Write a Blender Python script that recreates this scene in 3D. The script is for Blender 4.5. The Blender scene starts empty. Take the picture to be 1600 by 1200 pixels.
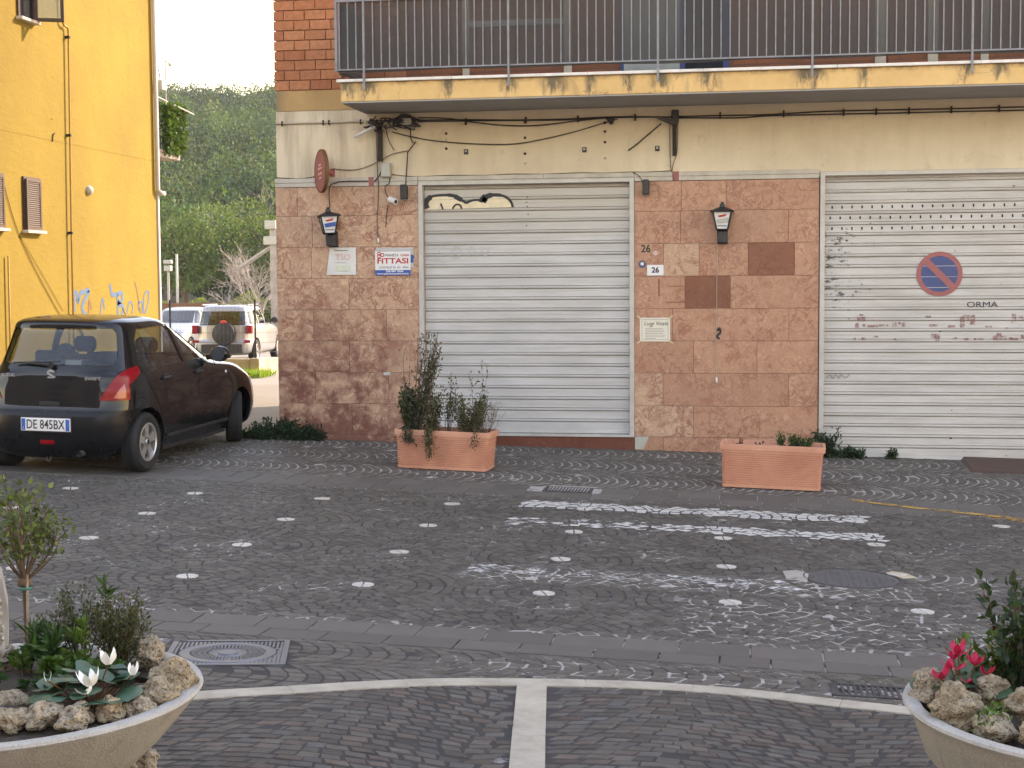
import bpy, bmesh, math, random
import numpy as np
from mathutils import Vector, Matrix, noise as mnoise
from math import radians, sin, cos, pi, sqrt, atan2

SC = bpy.context.scene
COL = SC.collection
random.seed(7)
RNG = np.random.default_rng(11)

# ------------------------------------------------------------------ camera
CAMZ = 2.03
def set_camera():
    cd = bpy.data.cameras.new('camera'); cam = bpy.data.objects.new('camera', cd); COL.objects.link(cam)
    pitch, roll, yaw = radians(3.786), radians(0.348), radians(9.398)
    fwd = Vector((-sin(yaw)*cos(pitch), cos(yaw)*cos(pitch), -sin(pitch)))
    right = Vector((cos(yaw), sin(yaw), 0)); down = fwd.cross(right)
    r2 = cos(roll)*right + sin(roll)*down; d2 = -sin(roll)*right + cos(roll)*down
    m = Matrix(((r2.x, -d2.x, -fwd.x, 0), (r2.y, -d2.y, -fwd.y, 0), (r2.z, -d2.z, -fwd.z, CAMZ), (0, 0, 0, 1)))
    cam.matrix_world = m
    cd.sensor_width = 36; cd.lens = 51.75; cd.clip_end = 3000; cd.clip_start = 0.05
    SC.camera = cam
set_camera()

# ------------------------------------------------------------------ light
SUN_AZ, SUN_EL = radians(42), radians(28)       # azimuth from +Y towards +X
W = bpy.data.worlds.new('World'); SC.world = W; W.use_nodes = True
nt = W.node_tree; nt.nodes.clear()
sky = nt.nodes.new('ShaderNodeTexSky'); sky.sky_type = 'NISHITA'; sky.sun_disc = False
sky.sun_elevation = SUN_EL; sky.sun_rotation = SUN_AZ
sky.air_density = 1.9; sky.dust_density = 0.1; sky.ozone_density = 2.0; sky.altitude = 200
bg = nt.nodes.new('ShaderNodeBackground'); bg.inputs[1].default_value = 0.15
wo = nt.nodes.new('ShaderNodeOutputWorld')
nt.links.new(sky.outputs[0], bg.inputs[0]); nt.links.new(bg.outputs[0], wo.inputs[0])
sd = bpy.data.lights.new('sun', 'SUN'); sd.energy = 2.0; sd.angle = radians(0.53); sd.color = (1, .93, .82)
so = bpy.data.objects.new('sun', sd); COL.objects.link(so)
tosun = Vector((sin(SUN_AZ)*cos(SUN_EL), cos(SUN_AZ)*cos(SUN_EL), sin(SUN_EL)))
so.rotation_euler = tosun.to_track_quat('Z', 'Y').to_euler(); so.location = (10, 30, 40)
SC.view_settings.view_transform = 'Standard'; SC.view_settings.look = 'None'
SC.view_settings.exposure = 2.22; SC.view_settings.gamma = 1.0
SC.view_settings.use_white_balance = True; SC.view_settings.white_balance_temperature = 8300; SC.view_settings.white_balance_tint = 32

# ------------------------------------------------------------------ object helpers
def tag(o, label=None, cat=None, group=None, kind=None):
    if label: o['label'] = label
    if cat: o['category'] = cat
    if group: o['group'] = group
    if kind: o['kind'] = kind
    return o
def empty(name, loc=(0, 0, 0), rot=(0, 0, 0), label=None, cat=None, group=None):
    o = bpy.data.objects.new(name, None); o.empty_display_size = .1
    o.location = loc; o.rotation_euler = rot; COL.objects.link(o)
    return tag(o, label, cat, group)
def link(name, me, mat=None, parent=None, loc=None, rot=None, scale=None):
    o = bpy.data.objects.new(name, me)
    if mat is not None and len(me.materials) == 0: me.materials.append(mat)
    COL.objects.link(o)
    if parent is not None: o.parent = parent
    if loc is not None: o.location = loc
    if rot is not None: o.rotation_euler = rot
    if scale is not None: o.scale = scale
    return o
class MB:
    """collects geometry, builds ONE mesh"""
    def __init__(s): s.v = []; s.f = []; s.c = []; s.uc = False
    def add(s, vs, fs, col=None):
        b = len(s.v); s.v += [tuple(p) for p in vs]; s.f += [tuple(i+b for i in f) for f in fs]
        s.c += [col]*len(fs)
        if col is not None: s.uc = True
        return s
    def box(s, x0, x1, y0, y1, z0, z1, bev=0, col=None):
        if bev <= 0:
            v = [(x0,y0,z0),(x1,y0,z0),(x1,y1,z0),(x0,y1,z0),(x0,y0,z1),(x1,y0,z1),(x1,y1,z1),(x0,y1,z1)]
            return s.add(v, [(0,3,2,1),(4,5,6,7),(0,1,5,4),(1,2,6,5),(2,3,7,6),(3,0,4,7)], col)
        b = min(bev, .49*min(abs(x1-x0), abs(y1-y0), abs(z1-z0)))
        bm = bmesh.new(); bmesh.ops.create_cube(bm, size=1)
        for q in bm.verts: q.co = Vector(((x0+x1)/2+q.co.x*(x1-x0), (y0+y1)/2+q.co.y*(y1-y0), (z0+z1)/2+q.co.z*(z1-z0)))
        bmesh.ops.bevel(bm, geom=bm.edges[:], offset=b, segments=1, affect='EDGES', profile=.5)
        s.bm(bm, col); return s
    def bm(s, bm, col=None):
        bm.verts.index_update(); bm.verts.ensure_lookup_table()
        s.add([q.co.copy() for q in bm.verts], [[q.index for q in f.verts] for f in bm.faces], col); bm.free(); return s
    def cyl(s, p0, p1, r0, r1=None, n=12, cap=True, col=None):
        return s.tube([p0, p1], [r0, r0 if r1 is None else r1], n, cap, col)
    def tube(s, pts, r, n=6, cap=True, col=None):
        pts = [Vector(p) for p in pts]; k = len(pts)
        rs = r if hasattr(r, '__len__') else [r]*k
        vs = []; up = None
        for i, p in enumerate(pts):
            t = (pts[min(i+1, k-1)]-pts[max(i-1, 0)])
            t = t.normalized() if t.length > 1e-9 else Vector((0, 0, 1))
            if up is None:
                up = Vector((0, 0, 1)) if abs(t.z) < .9 else Vector((0, 1, 0))
            a = t.cross(up)
            if a.length < 1e-5: a = t.cross(Vector((1, .3, 0)))
            a.normalize(); b = a.cross(t).normalized(); up = b
            for j in range(n):
                an = 2*pi*j/n; vs.append(p + rs[i]*(cos(an)*a+sin(an)*b))
        fs = [(i*n+j, i*n+(j+1) % n, (i+1)*n+(j+1) % n, (i+1)*n+j) for i in range(k-1) for j in range(n)]
        if cap: fs += [tuple(range(n)), tuple(range((k-1)*n+n-1, (k-1)*n-1, -1))]
        return s.add(vs, fs, col)
    def lathe(s, prof, n=48, c=(0, 0, 0), axis='z', col=None, cap=False):
        vs = []; k = len(prof)
        for (r, h) in prof:
            for j in range(n):
                a = 2*pi*j/n
                if axis == 'z': vs.append((c[0]+r*cos(a), c[1]+r*sin(a), c[2]+h))
                elif axis == 'x': vs.append((c[0]+h, c[1]+r*cos(a), c[2]+r*sin(a)))
                else: vs.append((c[0]+r*cos(a), c[1]+h, c[2]+r*sin(a)))
        fs = [(i*n+j, i*n+(j+1) % n, (i+1)*n+(j+1) % n, (i+1)*n+j) for i in range(k-1) for j in range(n)]
        if cap: fs += [tuple(range(n-1, -1, -1)), tuple(range((k-1)*n, k*n))]
        return s.add(vs, fs, col)
    def prism(s, poly, y0, y1, plane='xz', col=None):
        n = len(poly)
        def P(p, y): return {'xz': (p[0], y, p[1]), 'xy': (p[0], p[1], y), 'yz': (y, p[0], p[1])}[plane]
        vs = [P(p, y0) for p in poly]+[P(p, y1) for p in poly]
        fs = [tuple(range(n)), tuple(range(2*n-1, n-1, -1))]+[(i, i+n, (i+1) % n+n, (i+1) % n) for i in range(n)]
        return s.add(vs, fs, col)
    def blob(s, c, rad, seed=0, amp=.2, sub=3, freq=1.6, fine=.0, col=None):
        bm = bmesh.new(); bmesh.ops.create_icosphere(bm, subdivisions=sub, radius=1)
        o = Vector((seed*3.7, seed*1.3, seed*7.1))
        for q in bm.verts:
            d = q.co.normalized()
            k = 1+amp*mnoise.noise(d*freq+o)*1.6+amp*.5*mnoise.noise(d*freq*2.7+o)
            if fine: k += fine*mnoise.noise(d*9+o)+fine*.8*mnoise.noise(d*19+o)
            q.co = Vector((c[0]+d.x*rad[0]*k, c[1]+d.y*rad[1]*k, c[2]+d.z*rad[2]*k))
        return s.bm(bm, col)
    def mesh(s, name, smooth=False, recalc=False, ang=None):
        me = bpy.data.meshes.new(name); me.from_pydata(s.v, [], s.f)
        if s.uc:
            a = me.attributes.new('tint', 'FLOAT_COLOR', 'FACE')
            arr = np.ones((len(s.f), 4), np.float32)
            for i, c in enumerate(s.c):
                if c is not None: arr[i, :3] = c
            a.data.foreach_set('color', arr.ravel())
        if recalc:
            bm = bmesh.new(); bm.from_mesh(me); bmesh.ops.recalc_face_normals(bm, faces=bm.faces[:]); bm.to_mesh(me); bm.free()
        if smooth:
            me.shade_smooth()
            if ang: me.set_sharp_from_angle(angle=radians(ang))
        me.update(); return me
    def build(s, name, mat=None, parent=None, smooth=False, recalc=True, ang=None, loc=None, rot=None):
        return link(name, s.mesh(name, smooth, recalc, ang), mat, parent, loc, rot)
def mesh_np(name, V, Fq, tint=None, k=4):
    """fast mesh of n-gons with k corners from arrays"""
    me = bpy.data.meshes.new(name)
    V = np.asarray(V, np.float32); Fq = np.asarray(Fq, np.int32)
    me.vertices.add(len(V)); me.vertices.foreach_set('co', V.ravel())
    me.loops.add(Fq.size); me.loops.foreach_set('vertex_index', Fq.ravel())
    me.polygons.add(len(Fq)); me.polygons.foreach_set('loop_start', np.arange(0, Fq.size, k, dtype=np.int32))
    me.update(calc_edges=True)
    if tint is not None:
        a = me.attributes.new('tint', 'FLOAT_COLOR', 'FACE')
        t = np.ones((len(Fq), 4), np.float32); t[:, :3] = tint; a.data.foreach_set('color', t.ravel())
    me.validate(); return me
def text_mesh(s, size=1.0, extrude=0.0, bold=0.0, shear=0.0, align='CENTER', width=None):
    cu = bpy.data.curves.new('lettering', 'FONT'); cu.body = s; cu.size = size; cu.extrude = extrude
    cu.align_x = align; cu.align_y = 'CENTER'; cu.offset = bold; cu.shear = shear; cu.resolution_u = 3
    o = bpy.data.objects.new('tmp', cu); COL.objects.link(o)
    dg = bpy.context.evaluated_depsgraph_get()
    me = bpy.data.meshes.new_from_object(o.evaluated_get(dg))
    bpy.data.objects.remove(o); bpy.data.curves.remove(cu)
    if width:
        xs = [q.co.x for q in me.vertices]; w = max(xs)-min(xs)
        for q in me.vertices: q.co.x *= width/w
    me.name = 'lettering'; return me
def wall_text(s, x, y, z, size, mat, parent, bold=0, shear=0, width=None, name='lettering', ry=0, align='CENTER'):
    """lettering on a surface facing -Y"""
    me = text_mesh(s, size, 0, bold, shear, align, width)
    return link(name, me, mat, parent, (x, y, z), (pi/2, ry, 0))
def boolean(me, cutters, op='DIFFERENCE'):
    o = bpy.data.objects.new('tmp', me); COL.objects.link(o); cs = []
    for cm in cutters:
        c = bpy.data.objects.new('tmpc', cm); COL.objects.link(c); cs.append(c)
        m = o.modifiers.new('b', 'BOOLEAN'); m.object = c; m.operation = op; m.solver = 'EXACT'
    bpy.context.view_layer.update()
    dg = bpy.context.evaluated_depsgraph_get()
    r = bpy.data.meshes.new_from_object(o.evaluated_get(dg))
    bpy.data.objects.remove(o)
    for c in cs: bpy.data.objects.remove(c)
    return r
def copy_tree(o, parent=None):
    c = o.copy(); COL.objects.link(c); c.parent = parent
    for ch in o.children: copy_tree(ch, c)
    return c
def sag(p0, p1, d, n=10):
    p0 = Vector(p0); p1 = Vector(p1)
    return [p0.lerp(p1, i/n)+Vector((0, 0, -4*d*(i/n)*(1-i/n))) for i in range(n+1)]
def smooth_path(pts, n=6):
    pts = [Vector(p) for p in pts]; out = []
    for i in range(len(pts)-1):
        a = pts[max(i-1, 0)]; b = pts[i]; c = pts[i+1]; d = pts[min(i+2, len(pts)-1)]
        for k in range(n):
            t = k/n
            out.append(.5*((2*b)+(c-a)*t+(2*a-5*b+4*c-d)*t*t+(3*b-a-3*c+d)*t**3))
    return out+[pts[-1]]

# ------------------------------------------------------------------ materials
class NT:
    def __init__(s, name):
        s.m = bpy.data.materials.new(name); s.m.use_nodes = True; s.t = s.m.node_tree; s.t.nodes.clear()
        s.out = s.t.nodes.new('ShaderNodeOutputMaterial')
    def n(s, typ, **kw):
        q = s.t.nodes.new(typ)
        for k, v in kw.items(): setattr(q, k, v)
        return q
    def put(s, sock, v):
        if v is None: return
        if isinstance(v, bpy.types.NodeSocket): s.t.links.new(v, sock)
        elif isinstance(v, (tuple, list)):
            sock.default_value = tuple(v) if len(v) == len(sock.default_value) else tuple(v)+(1,)
        else: sock.default_value = v
    def pos(s, scale=None):
        p = s.n('ShaderNodeNewGeometry').outputs['Position']
        return s.vscale(p, scale) if scale else p
    def obj(s): return s.n('ShaderNodeTexCoord').outputs['Object']
    def vscale(s, v, sc):
        q = s.n('ShaderNodeVectorMath', operation='MULTIPLY'); s.put(q.inputs[0], v); q.inputs[1].default_value = sc; return q.outputs[0]
    def vadd(s, a, b):
        q = s.n('ShaderNodeVectorMath', operation='ADD'); s.put(q.inputs[0], a); s.put(q.inputs[1], b); return q.outputs[0]
    def rand(s): return s.n('ShaderNodeObjectInfo').outputs['Random']
    def attr(s, name='tint'): return s.n('ShaderNodeAttribute', attribute_name=name).outputs['Color']
    def noise(s, v, scale, detail=4, rough=.55, dist=0, out='Fac'):
        q = s.n('ShaderNodeTexNoise'); s.put(q.inputs['Vector'], v); q.inputs['Scale'].default_value = scale
        q.inputs['Detail'].default_value = detail; q.inputs['Roughness'].default_value = rough; q.inputs['Distortion'].default_value = dist
        return q.outputs[out]
    def vor(s, v, scale, feature='F1', out='Distance', rnd=1):
        q = s.n('ShaderNodeTexVoronoi', feature=feature); s.put(q.inputs['Vector'], v); q.inputs['Scale'].default_value = scale
        q.inputs['Randomness'].default_value = rnd
        return q.outputs[out]
    def ramp(s, f, a, b, ca=0., cb=1.):
        q = s.n('ShaderNodeMapRange'); q.clamp = True
        s.put(q.inputs[0], f); q.inputs[1].default_value = a; q.inputs[2].default_value = b
        q.inputs[3].default_value = ca; q.inputs[4].default_value = cb
        return q.outputs[0]
    def math(s, op, a, b=None):
        q = s.n('ShaderNodeMath', operation=op); s.put(q.inputs[0], a)
        if b is not None: s.put(q.inputs[1], b)
        return q.outputs[0]
    def mix(s, f, a, b, mode='MIX'):
        q = s.n('ShaderNodeMix', data_type='RGBA', blend_type=mode)
        s.put(q.inputs[0], f); s.put(q.inputs[6], a); s.put(q.inputs[7], b); return q.outputs[2]
    def sep(s, v):
        q = s.n('ShaderNodeSeparateXYZ'); s.put(q.inputs[0], v); return q.outputs
    def comb(s, x, y, z):
        q = s.n('ShaderNodeCombineXYZ'); s.put(q.inputs[0], x); s.put(q.inputs[1], y); s.put(q.inputs[2], z); return q.outputs[0]
    def bump(s, h, strength=.3, dist=.01):
        q = s.n('ShaderNodeBump'); q.inputs['Strength'].default_value = strength; q.inputs['Distance'].default_value = dist
        s.put(q.inputs['Height'], h); return q.outputs[0]
    def bsdf(s, color, rough=.7, normal=None, metal=0, spec=.5, alpha=None, coat=0, trans=0, sub=0, **kw):
        q = s.n('ShaderNodeBsdfPrincipled')
        s.put(q.inputs['Base Color'], color); s.put(q.inputs['Roughness'], rough); s.put(q.inputs['Metallic'], metal)
        s.put(q.inputs['Specular IOR Level'], spec)
        if normal is not None: s.put(q.inputs['Normal'], normal)
        if alpha is not None: s.put(q.inputs['Alpha'], alpha)
        if coat: q.inputs['Coat Weight'].default_value = coat; q.inputs['Coat Roughness'].default_value = .03
        if trans: q.inputs['Transmission Weight'].default_value = trans
        s.t.links.new(q.outputs[0], s.out.inputs['Surface']); return q
def plain(name, c, rough=.6, var=.15, scale=8, bump=0, bscale=60, metal=0, spec=.4, coat=0, dirt=0, dirtc=(.06, .05, .04)):
    t = NT(name); p = t.pos(); n = t.noise(p, scale, 5, .6)
    a = tuple(x*(1-var) for x in c); b = tuple(min(1, x*(1+var)) for x in c)
    col = t.mix(t.ramp(n, .3, .7), a, b)
    if dirt: col = t.mix(t.ramp(t.noise(p, scale*.35, 6, .7), .52, .75, 0, dirt), col, dirtc)
    nm = t.bump(t.noise(p, bscale, 4), bump, .004) if bump else None
    t.bsdf(col, t.ramp(n, .3, .7, rough*.85, min(1, rough*1.1)), nm, metal, spec, coat=coat)
    return t.m
def tinted(name, mul=1.0, rough=.7, var=.2, scale=20, bump=.3, bscale=90, spec=.35, bdist=.004):
    """colour of each piece comes from the face attribute 'tint'"""
    t = NT(name); p = t.pos(); n = t.noise(p, scale, 5, .65)
    k = t.ramp(n, .25, .75, mul*(1-var), mul*(1+var))
    col = t.mix(1, t.attr(), t.comb(k, k, k), 'MULTIPLY')
    t.bsdf(col, rough, t.bump(t.noise(p, bscale, 4), bump, bdist) if bump else None, spec=spec); return t.m
def leafmat(name, rough=.5, trans=.35):
    t = NT(name); col = t.attr(); d = t.n('ShaderNodeBsdfPrincipled'); t.put(d.inputs['Base Color'], col)
    d.inputs['Roughness'].default_value = rough; d.inputs['Specular IOR Level'].default_value = .3
    tr = t.n('ShaderNodeBsdfTranslucent'); t.put(tr.inputs[0], t.mix(1, col, (1.1, 1.25, .5), 'MULTIPLY'))
    mx = t.n('ShaderNodeMixShader'); mx.inputs[0].default_value = trans
    t.t.links.new(d.outputs[0], mx.inputs[1]); t.t.links.new(tr.outputs[0], mx.inputs[2]); t.t.links.new(mx.outputs[0], t.out.inputs[0])
    return t.m
def glassmat(name, tint=(.02, .03, .035), alpha=.5, rough=.02):
    """window glass: clear reflection over a see-through tint"""
    t = NT(name); tr = t.n('ShaderNodeBsdfTransparent'); tr.inputs[0].default_value = (*[1-alpha*(1-c) for c in tint], 1)
    gl = t.n('ShaderNodeBsdfGlossy'); gl.inputs['Roughness'].default_value = rough; gl.inputs[0].default_value = (1, 1, 1, 1)
    g = t.n('ShaderNodeNewGeometry'); dt = t.n('ShaderNodeVectorMath', operation='DOT_PRODUCT'); t.put(dt.inputs[0], g.outputs['Normal']); t.put(dt.inputs[1], g.outputs['Incoming'])
    fac = t.math('ADD', t.math('MULTIPLY', t.math('POWER', t.math('SUBTRACT', 1.0, t.math('ABSOLUTE', dt.outputs['Value'])), 5), .96), .04)   # the same reflectance from both sides of the pane
    mx = t.n('ShaderNodeMixShader'); t.t.links.new(fac, mx.inputs[0])
    t.t.links.new(tr.outputs[0], mx.inputs[1]); t.t.links.new(gl.outputs[0], mx.inputs[2]); t.t.links.new(mx.outputs[0], t.out.inputs[0])
    return t.m
M = {}
def mk_materials():
    # --- paving setts
    M['sett'] = tinted('sett_stone', 1.0, .72, .28, 16, .5, 70, .35, .006)
    for nm, lo, hi, l2, h2, pale in (('joint', .46, .66, .48, .56, (.36, .335, .3)), ('jointfar', .28, .44, .38, .48, (.36, .33, .295)), ('jointnear', .6, .72, .5, .58, (.34, .31, .28))):
        t = NT('mortar_'+nm); p = t.pos(); n = t.noise(p, 1.7, 4, .6); n2 = t.noise(p, 14, 3, .6)
        mask = t.math('MULTIPLY', t.ramp(n, lo, hi), t.ramp(n2, l2, h2)); x, y, z = t.sep(p)
        for xa, xb, ya, yb, k in {'joint': ((-30, 30, 13.5, 14.2, .8), (-30, 30, 8.0, 8.45, .7), (-2.1, 1.2, 9.65, 10.3, .9), (1.0, 1.8, 10.1, 10.8, 1), (-.6, 2.5, 8.4, 9.6, .55)), 'jointfar': ((-30, 30, 13.9, 14.4, 1),), 'jointnear': ((-1.8, 30, 7.05, 7.8, .5), (-30, 30, 7.7, 8.1, .8))}[nm]:
            box = t.math('MULTIPLY', t.math('MULTIPLY', t.ramp(x, xa, xa+.25), t.ramp(x, xb-.25, xb, 1, 0)), t.math('MULTIPLY', t.ramp(y, ya, ya+.12), t.ramp(y, yb-.12, yb, 1, 0)))
            mask = t.math('MAXIMUM', mask, t.math('MULTIPLY', box, t.ramp(t.noise(p, 9, 4, .6), .6-.25*k, .68-.25*k)))
        t.bsdf(t.mix(mask, t.mix(n2, (.022, .02, .02), (.05, .046, .042)), pale), .9, t.bump(t.noise(p, 120, 4), .5, .004)); M[nm] = t.m
    t = NT('kerb_stone'); p = t.pos(); n = t.noise(p, 6, 6, .65); r = t.rand()
    c = t.mix(r, (.09, .08, .068), (.13, .116, .098)); c = t.mix(t.ramp(n, .35, .7), t.mix(.35, c, (.07, .064, .062)), c)
    t.bsdf(c, .7, t.bump(t.noise(p, 60, 5, .7), .5, .004)); M['kerb'] = t.m
    t = NT('travertine_slab'); p = t.pos(); n = t.noise(p, 5, 6, .7); v = t.noise(t.vscale(p, (8, 30, 8)), 2, 4, .6)
    c = t.mix(t.ramp(n, .3, .72), (.3, .26, .2), (.47, .42, .335)); c = t.mix(t.ramp(v, .62, .75, 0, .6), c, (.2, .17, .14))
    t.bsdf(c, .75, t.bump(v, .3, .004)); M['travertine'] = t.m
    t = NT('white_disc_marble'); p = t.pos(); n = t.noise(p, 20, 4)
    t.bsdf(t.mix(t.ramp(n, .35, .7), (.42, .4, .36), (.6, .575, .53)), .5); M['disc'] = t.m
    for nm, c, lo, hi in (('paintwhite', (.52, .5, .46), .38, .47), ('paintfaint', (.55, .53, .5), .5, .58), ('paintyellow', (.5, .27, .07), .46, .54)):
        t = NT('road_'+nm); p = t.pos(); n = t.noise(p, 9, 6, .72); n2 = t.noise(p, 2.2, 3, .5)
        t.bsdf(c, .8, alpha=t.ramp(t.math('ADD', t.math('MULTIPLY', n, .72), t.math('MULTIPLY', n2, .28)), lo, hi)); M[nm] = t.m
    # --- far ground
    t = NT('gravel_earth'); p = t.pos(); n = t.noise(p, .5, 5, .6); n2 = t.noise(p, 30, 5, .7)
    c = t.mix(n2, (.19, .175, .14), (.36, .34, .28)); c = t.mix(t.ramp(n, .42, .6, 0, .5), c, (.2, .17, .12))
    t.bsdf(c, .95, t.bump(n2, .6, .02)); M['gravel'] = t.m
    t = NT('woodland_floor'); p = t.pos(); t.bsdf(t.mix(t.noise(p, .3, 4), (.03, .05, .015), (.09, .11, .03)), .95); M['hillfloor'] = t.m
    # --- shop building
    t = NT('cream_plaster'); p = t.pos(); n = t.noise(p, 1.1, 6, .65); s = t.noise(t.vscale(p, (5, 1, .6)), 1.5, 5, .6)
    x, y, z = t.sep(p)
    c = t.mix(t.ramp(n, .35, .7), (.62, .52, .37), (.74, .64, .47))
    left = t.ramp(x, -4.9, -3.6, 1, 0)
    c = t.mix(t.math('MULTIPLY', t.ramp(s, .42, .68), t.math('ADD', t.math('MULTIPLY', left, .6), .14)), c, (.36, .28, .2))
    c = t.mix(t.math('MULTIPLY', t.ramp(t.noise(p, 3.2, 6, .75), .58, .7), .35), c, (.33, .26, .18))
    x2 = t.noise(p, 26, 3, .6); c = t.mix(t.ramp(x2, .7, .76, 0, .5), c, (.25, .2, .15))
    t.bsdf(c, .9, t.bump(t.noise(p, 25, 5, .6), .25, .01)); M['cream'] = t.m
    t = NT('ochre_plaster'); p = t.pos(); n = t.noise(p, 2, 6, .7); s = t.noise(t.vscale(p, (3.2, 3.2, .7)), 1.3, 6, .65)
    c = t.mix(t.ramp(n, .3, .7), (.6, .37, .15), (.75, .49, .21)); c = t.mix(t.ramp(s, .6, .72, 0, .6), c, (.2, .15, .1))
    x, y, z = t.sep(p); dr = None
    for x0, w in ((-4.4, .1), (-4.18, .13), (-2.62, .1), (-2.13, .16), (-1.35, .07), (-1.0, .12), (-.5, .12), (.5, .14), (.62, .1), (1.1, .07), (2.12, .07), (2.45, .08), (-3.3, .09), (-1.75, .06)):
        g = t.ramp(t.math('ABSOLUTE', t.math('SUBTRACT', t.math('ADD', x, t.math('MULTIPLY', t.math('SUBTRACT', n, .5), .16)), x0)), w*.3, w*1.3, 1, 0)
        dr = g if dr is None else t.math('MAXIMUM', dr, g)
    drm = t.math('MULTIPLY', dr, t.ramp(t.math('ADD', t.noise(t.vscale(p, (4, 4, 1.2)), 4, 5, .7), t.ramp(z, 4.06, 4.27, -.1, .16)), .42, .6))
    drm = t.math('MAXIMUM', drm, t.math('MULTIPLY', t.ramp(z, 4.21, 4.262), t.ramp(t.noise(p, 6, 5, .7), .42, .6, 0, .8)))
    c = t.mix(t.math('MULTIPLY', drm, .88), c, (.1, .085, .062))
    cr = t.vor(t.vadd(p, t.vscale(t.noise(p, 4, 4, .6, 0, 'Color'), (.3, .3, .3))), .9, 'DISTANCE_TO_EDGE')
    c = t.mix(t.ramp(cr, .0, .006, .5, 0), c, (.15, .11, .07))
    t.bsdf(c, .9, t.bump(t.noise(p, 30, 5), .3, .008)); M['ochre'] = t.m
    t = NT('orange_band_plaster'); p = t.pos(); n = t.noise(p, 3, 6, .7); x, y, z = t.sep(p)
    c = t.mix(t.ramp(n, .3, .7), (.44, .26, .11), (.54, .34, .15))
    e = t.math('ADD', t.ramp(x, -5.6, -5.3, .5, 0), t.math('MULTIPLY', n, .6)); c = t.mix(t.ramp(e, .5, .75, 0, .7), c, (.16, .14, .1))
    t.bsdf(c, .9, t.bump(n, .2, .01)); M['orange'] = t.m
    t = NT('face_brick'); p = t.pos(); n = t.noise(p, 22, 6, .7); r = t.rand()
    c = t.mix(r, (.42, .14, .06), (.56, .22, .1)); c = t.mix(t.ramp(n, .4, .75, 0, .65), c, (.2, .075, .035))
    c = t.mix(t.ramp(t.noise(p, 9, 5, .7), .66, .74, 0, .5), c, (.5, .33, .22))
    t.bsdf(c, .85, t.bump(n, .5, .006)); M['brick'] = t.m
    M['brickmortar'] = plain('brick_mortar', (.42, .2, .12), .95, .25, 30, .4)
    t = NT('upper_brick_wall'); p = t.pos(); x, y, z = t.sep(p)
    b = t.n('ShaderNodeTexBrick'); t.put(b.inputs[0], t.comb(x, z, y)); b.inputs['Scale'].default_value = 1
    b.inputs['Color1'].default_value = (.36, .12, .05, 1); b.inputs['Color2'].default_value = (.26, .09, .04, 1); b.inputs['Mortar'].default_value = (.18, .1, .06, 1)
    b.inputs['Mortar Size'].default_value = .006; b.inputs['Brick Width'].default_value = .256; b.inputs['Row Height'].default_value = .115
    t.bsdf(b.outputs[0], .9); M['brickwall'] = t.m
    # breccia marble, per-panel colour, dark red veins
    def marble(name, c1, c2, vein, va):
        t = NT(name); p = t.pos(); r = t.rand()
        off = t.vadd(p, t.comb(t.math('MULTIPLY', r, 13), t.math('MULTIPLY', r, 5), t.math('MULTIPLY', r, 29)))
        n = t.noise(off, 3.5, 6, .65); fine = t.noise(off, 42, 5, .7); big = t.noise(off, 1.8, 4, .55)
        def ridge(sc, dist, w): return t.ramp(t.math('ABSOLUTE', t.math('SUBTRACT', t.noise(off, sc, 5, .62, dist), .5)), 0, w, 1, 0)
        c = t.mix(t.ramp(n, .3, .72), c1, c2)
        c = t.mix(t.math('MULTIPLY', t.math('SUBTRACT', r, .3), .45), c, tuple(q*.74 for q in c1))
        v1 = t.math('MULTIPLY', ridge(5, .7, .045), t.ramp(big, .38, .55)); v2 = t.math('MULTIPLY', ridge(12, .6, .08), t.ramp(n, .42, .6, .1, .9))
        v3 = t.math('MULTIPLY', ridge(21, .5, .08), .4)
        c = t.mix(t.math('MULTIPLY', t.math('MAXIMUM', t.math('MAXIMUM', v1, v2), v3), va), c, vein)
        c = t.mix(t.ramp(t.noise(off, 6, 7, .72, .3), .53, .64, 0, .6*va), c, tuple(q*1.25 for q in vein))
        c = t.mix(t.ramp(fine, .55, .75, 0, .16), c, tuple(q*.75 for q in vein))
        x, y, z = t.sep(p)
        st = t.math('MULTIPLY', t.math('MULTIPLY', t.ramp(z, .2, 2.3, 1.6, 0), t.ramp(x, -4.5, -3.8, 1, .1)), t.ramp(t.math('ADD', t.math('MULTIPLY', t.noise(p, 1.9, 7, .72), .6), t.math('MULTIPLY', t.noise(off, 6, 5, .7), .4)), .43, .56))
        c = t.mix(t.math('MINIMUM', t.math('MULTIPLY', st, .9), .85), c, (.17, .055, .04))
        t.bsdf(c, t.ramp(n, .3, .7, .3, .5), t.bump(fine, .06, .002), spec=.4); return t.m
    M['marbleA'] = marble('breccia_marble_pale', (.57, .36, .235), (.71, .49, .335), (.24, .075, .045), .9)
    M['marbleB'] = marble('breccia_marble_pink', (.49, .26, .16), (.62, .36, .235), (.25, .085, .05), .8)
    M['marbleD'] = marble('breccia_marble_dark', (.24, .085, .045), (.33, .135, .07), (.14, .04, .022), .7)
    M['marblestep'] = marble('red_marble_step', (.17, .05, .03), (.24, .08, .045), (.08, .02, .015), .6)
    M['trim'] = plain('grey_stone_trim', (.5, .46, .39), .7, .16, 6, .2, 80, dirt=.5, dirtc=(.2, .17, .13))
    M['frame'] = plain('galvanised_frame', (.5, .48, .44), .5, .12, 5, metal=.3, dirt=.4, dirtc=(.25, .2, .15))
    t = NT('painted_shutter_steel'); p = t.pos(); n = t.noise(t.vscale(p, (1, 1, 3)), 1.3, 6, .6); s = t.noise(t.vscale(p, (.4, 1, 26)), 2, 4, .6)
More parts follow.
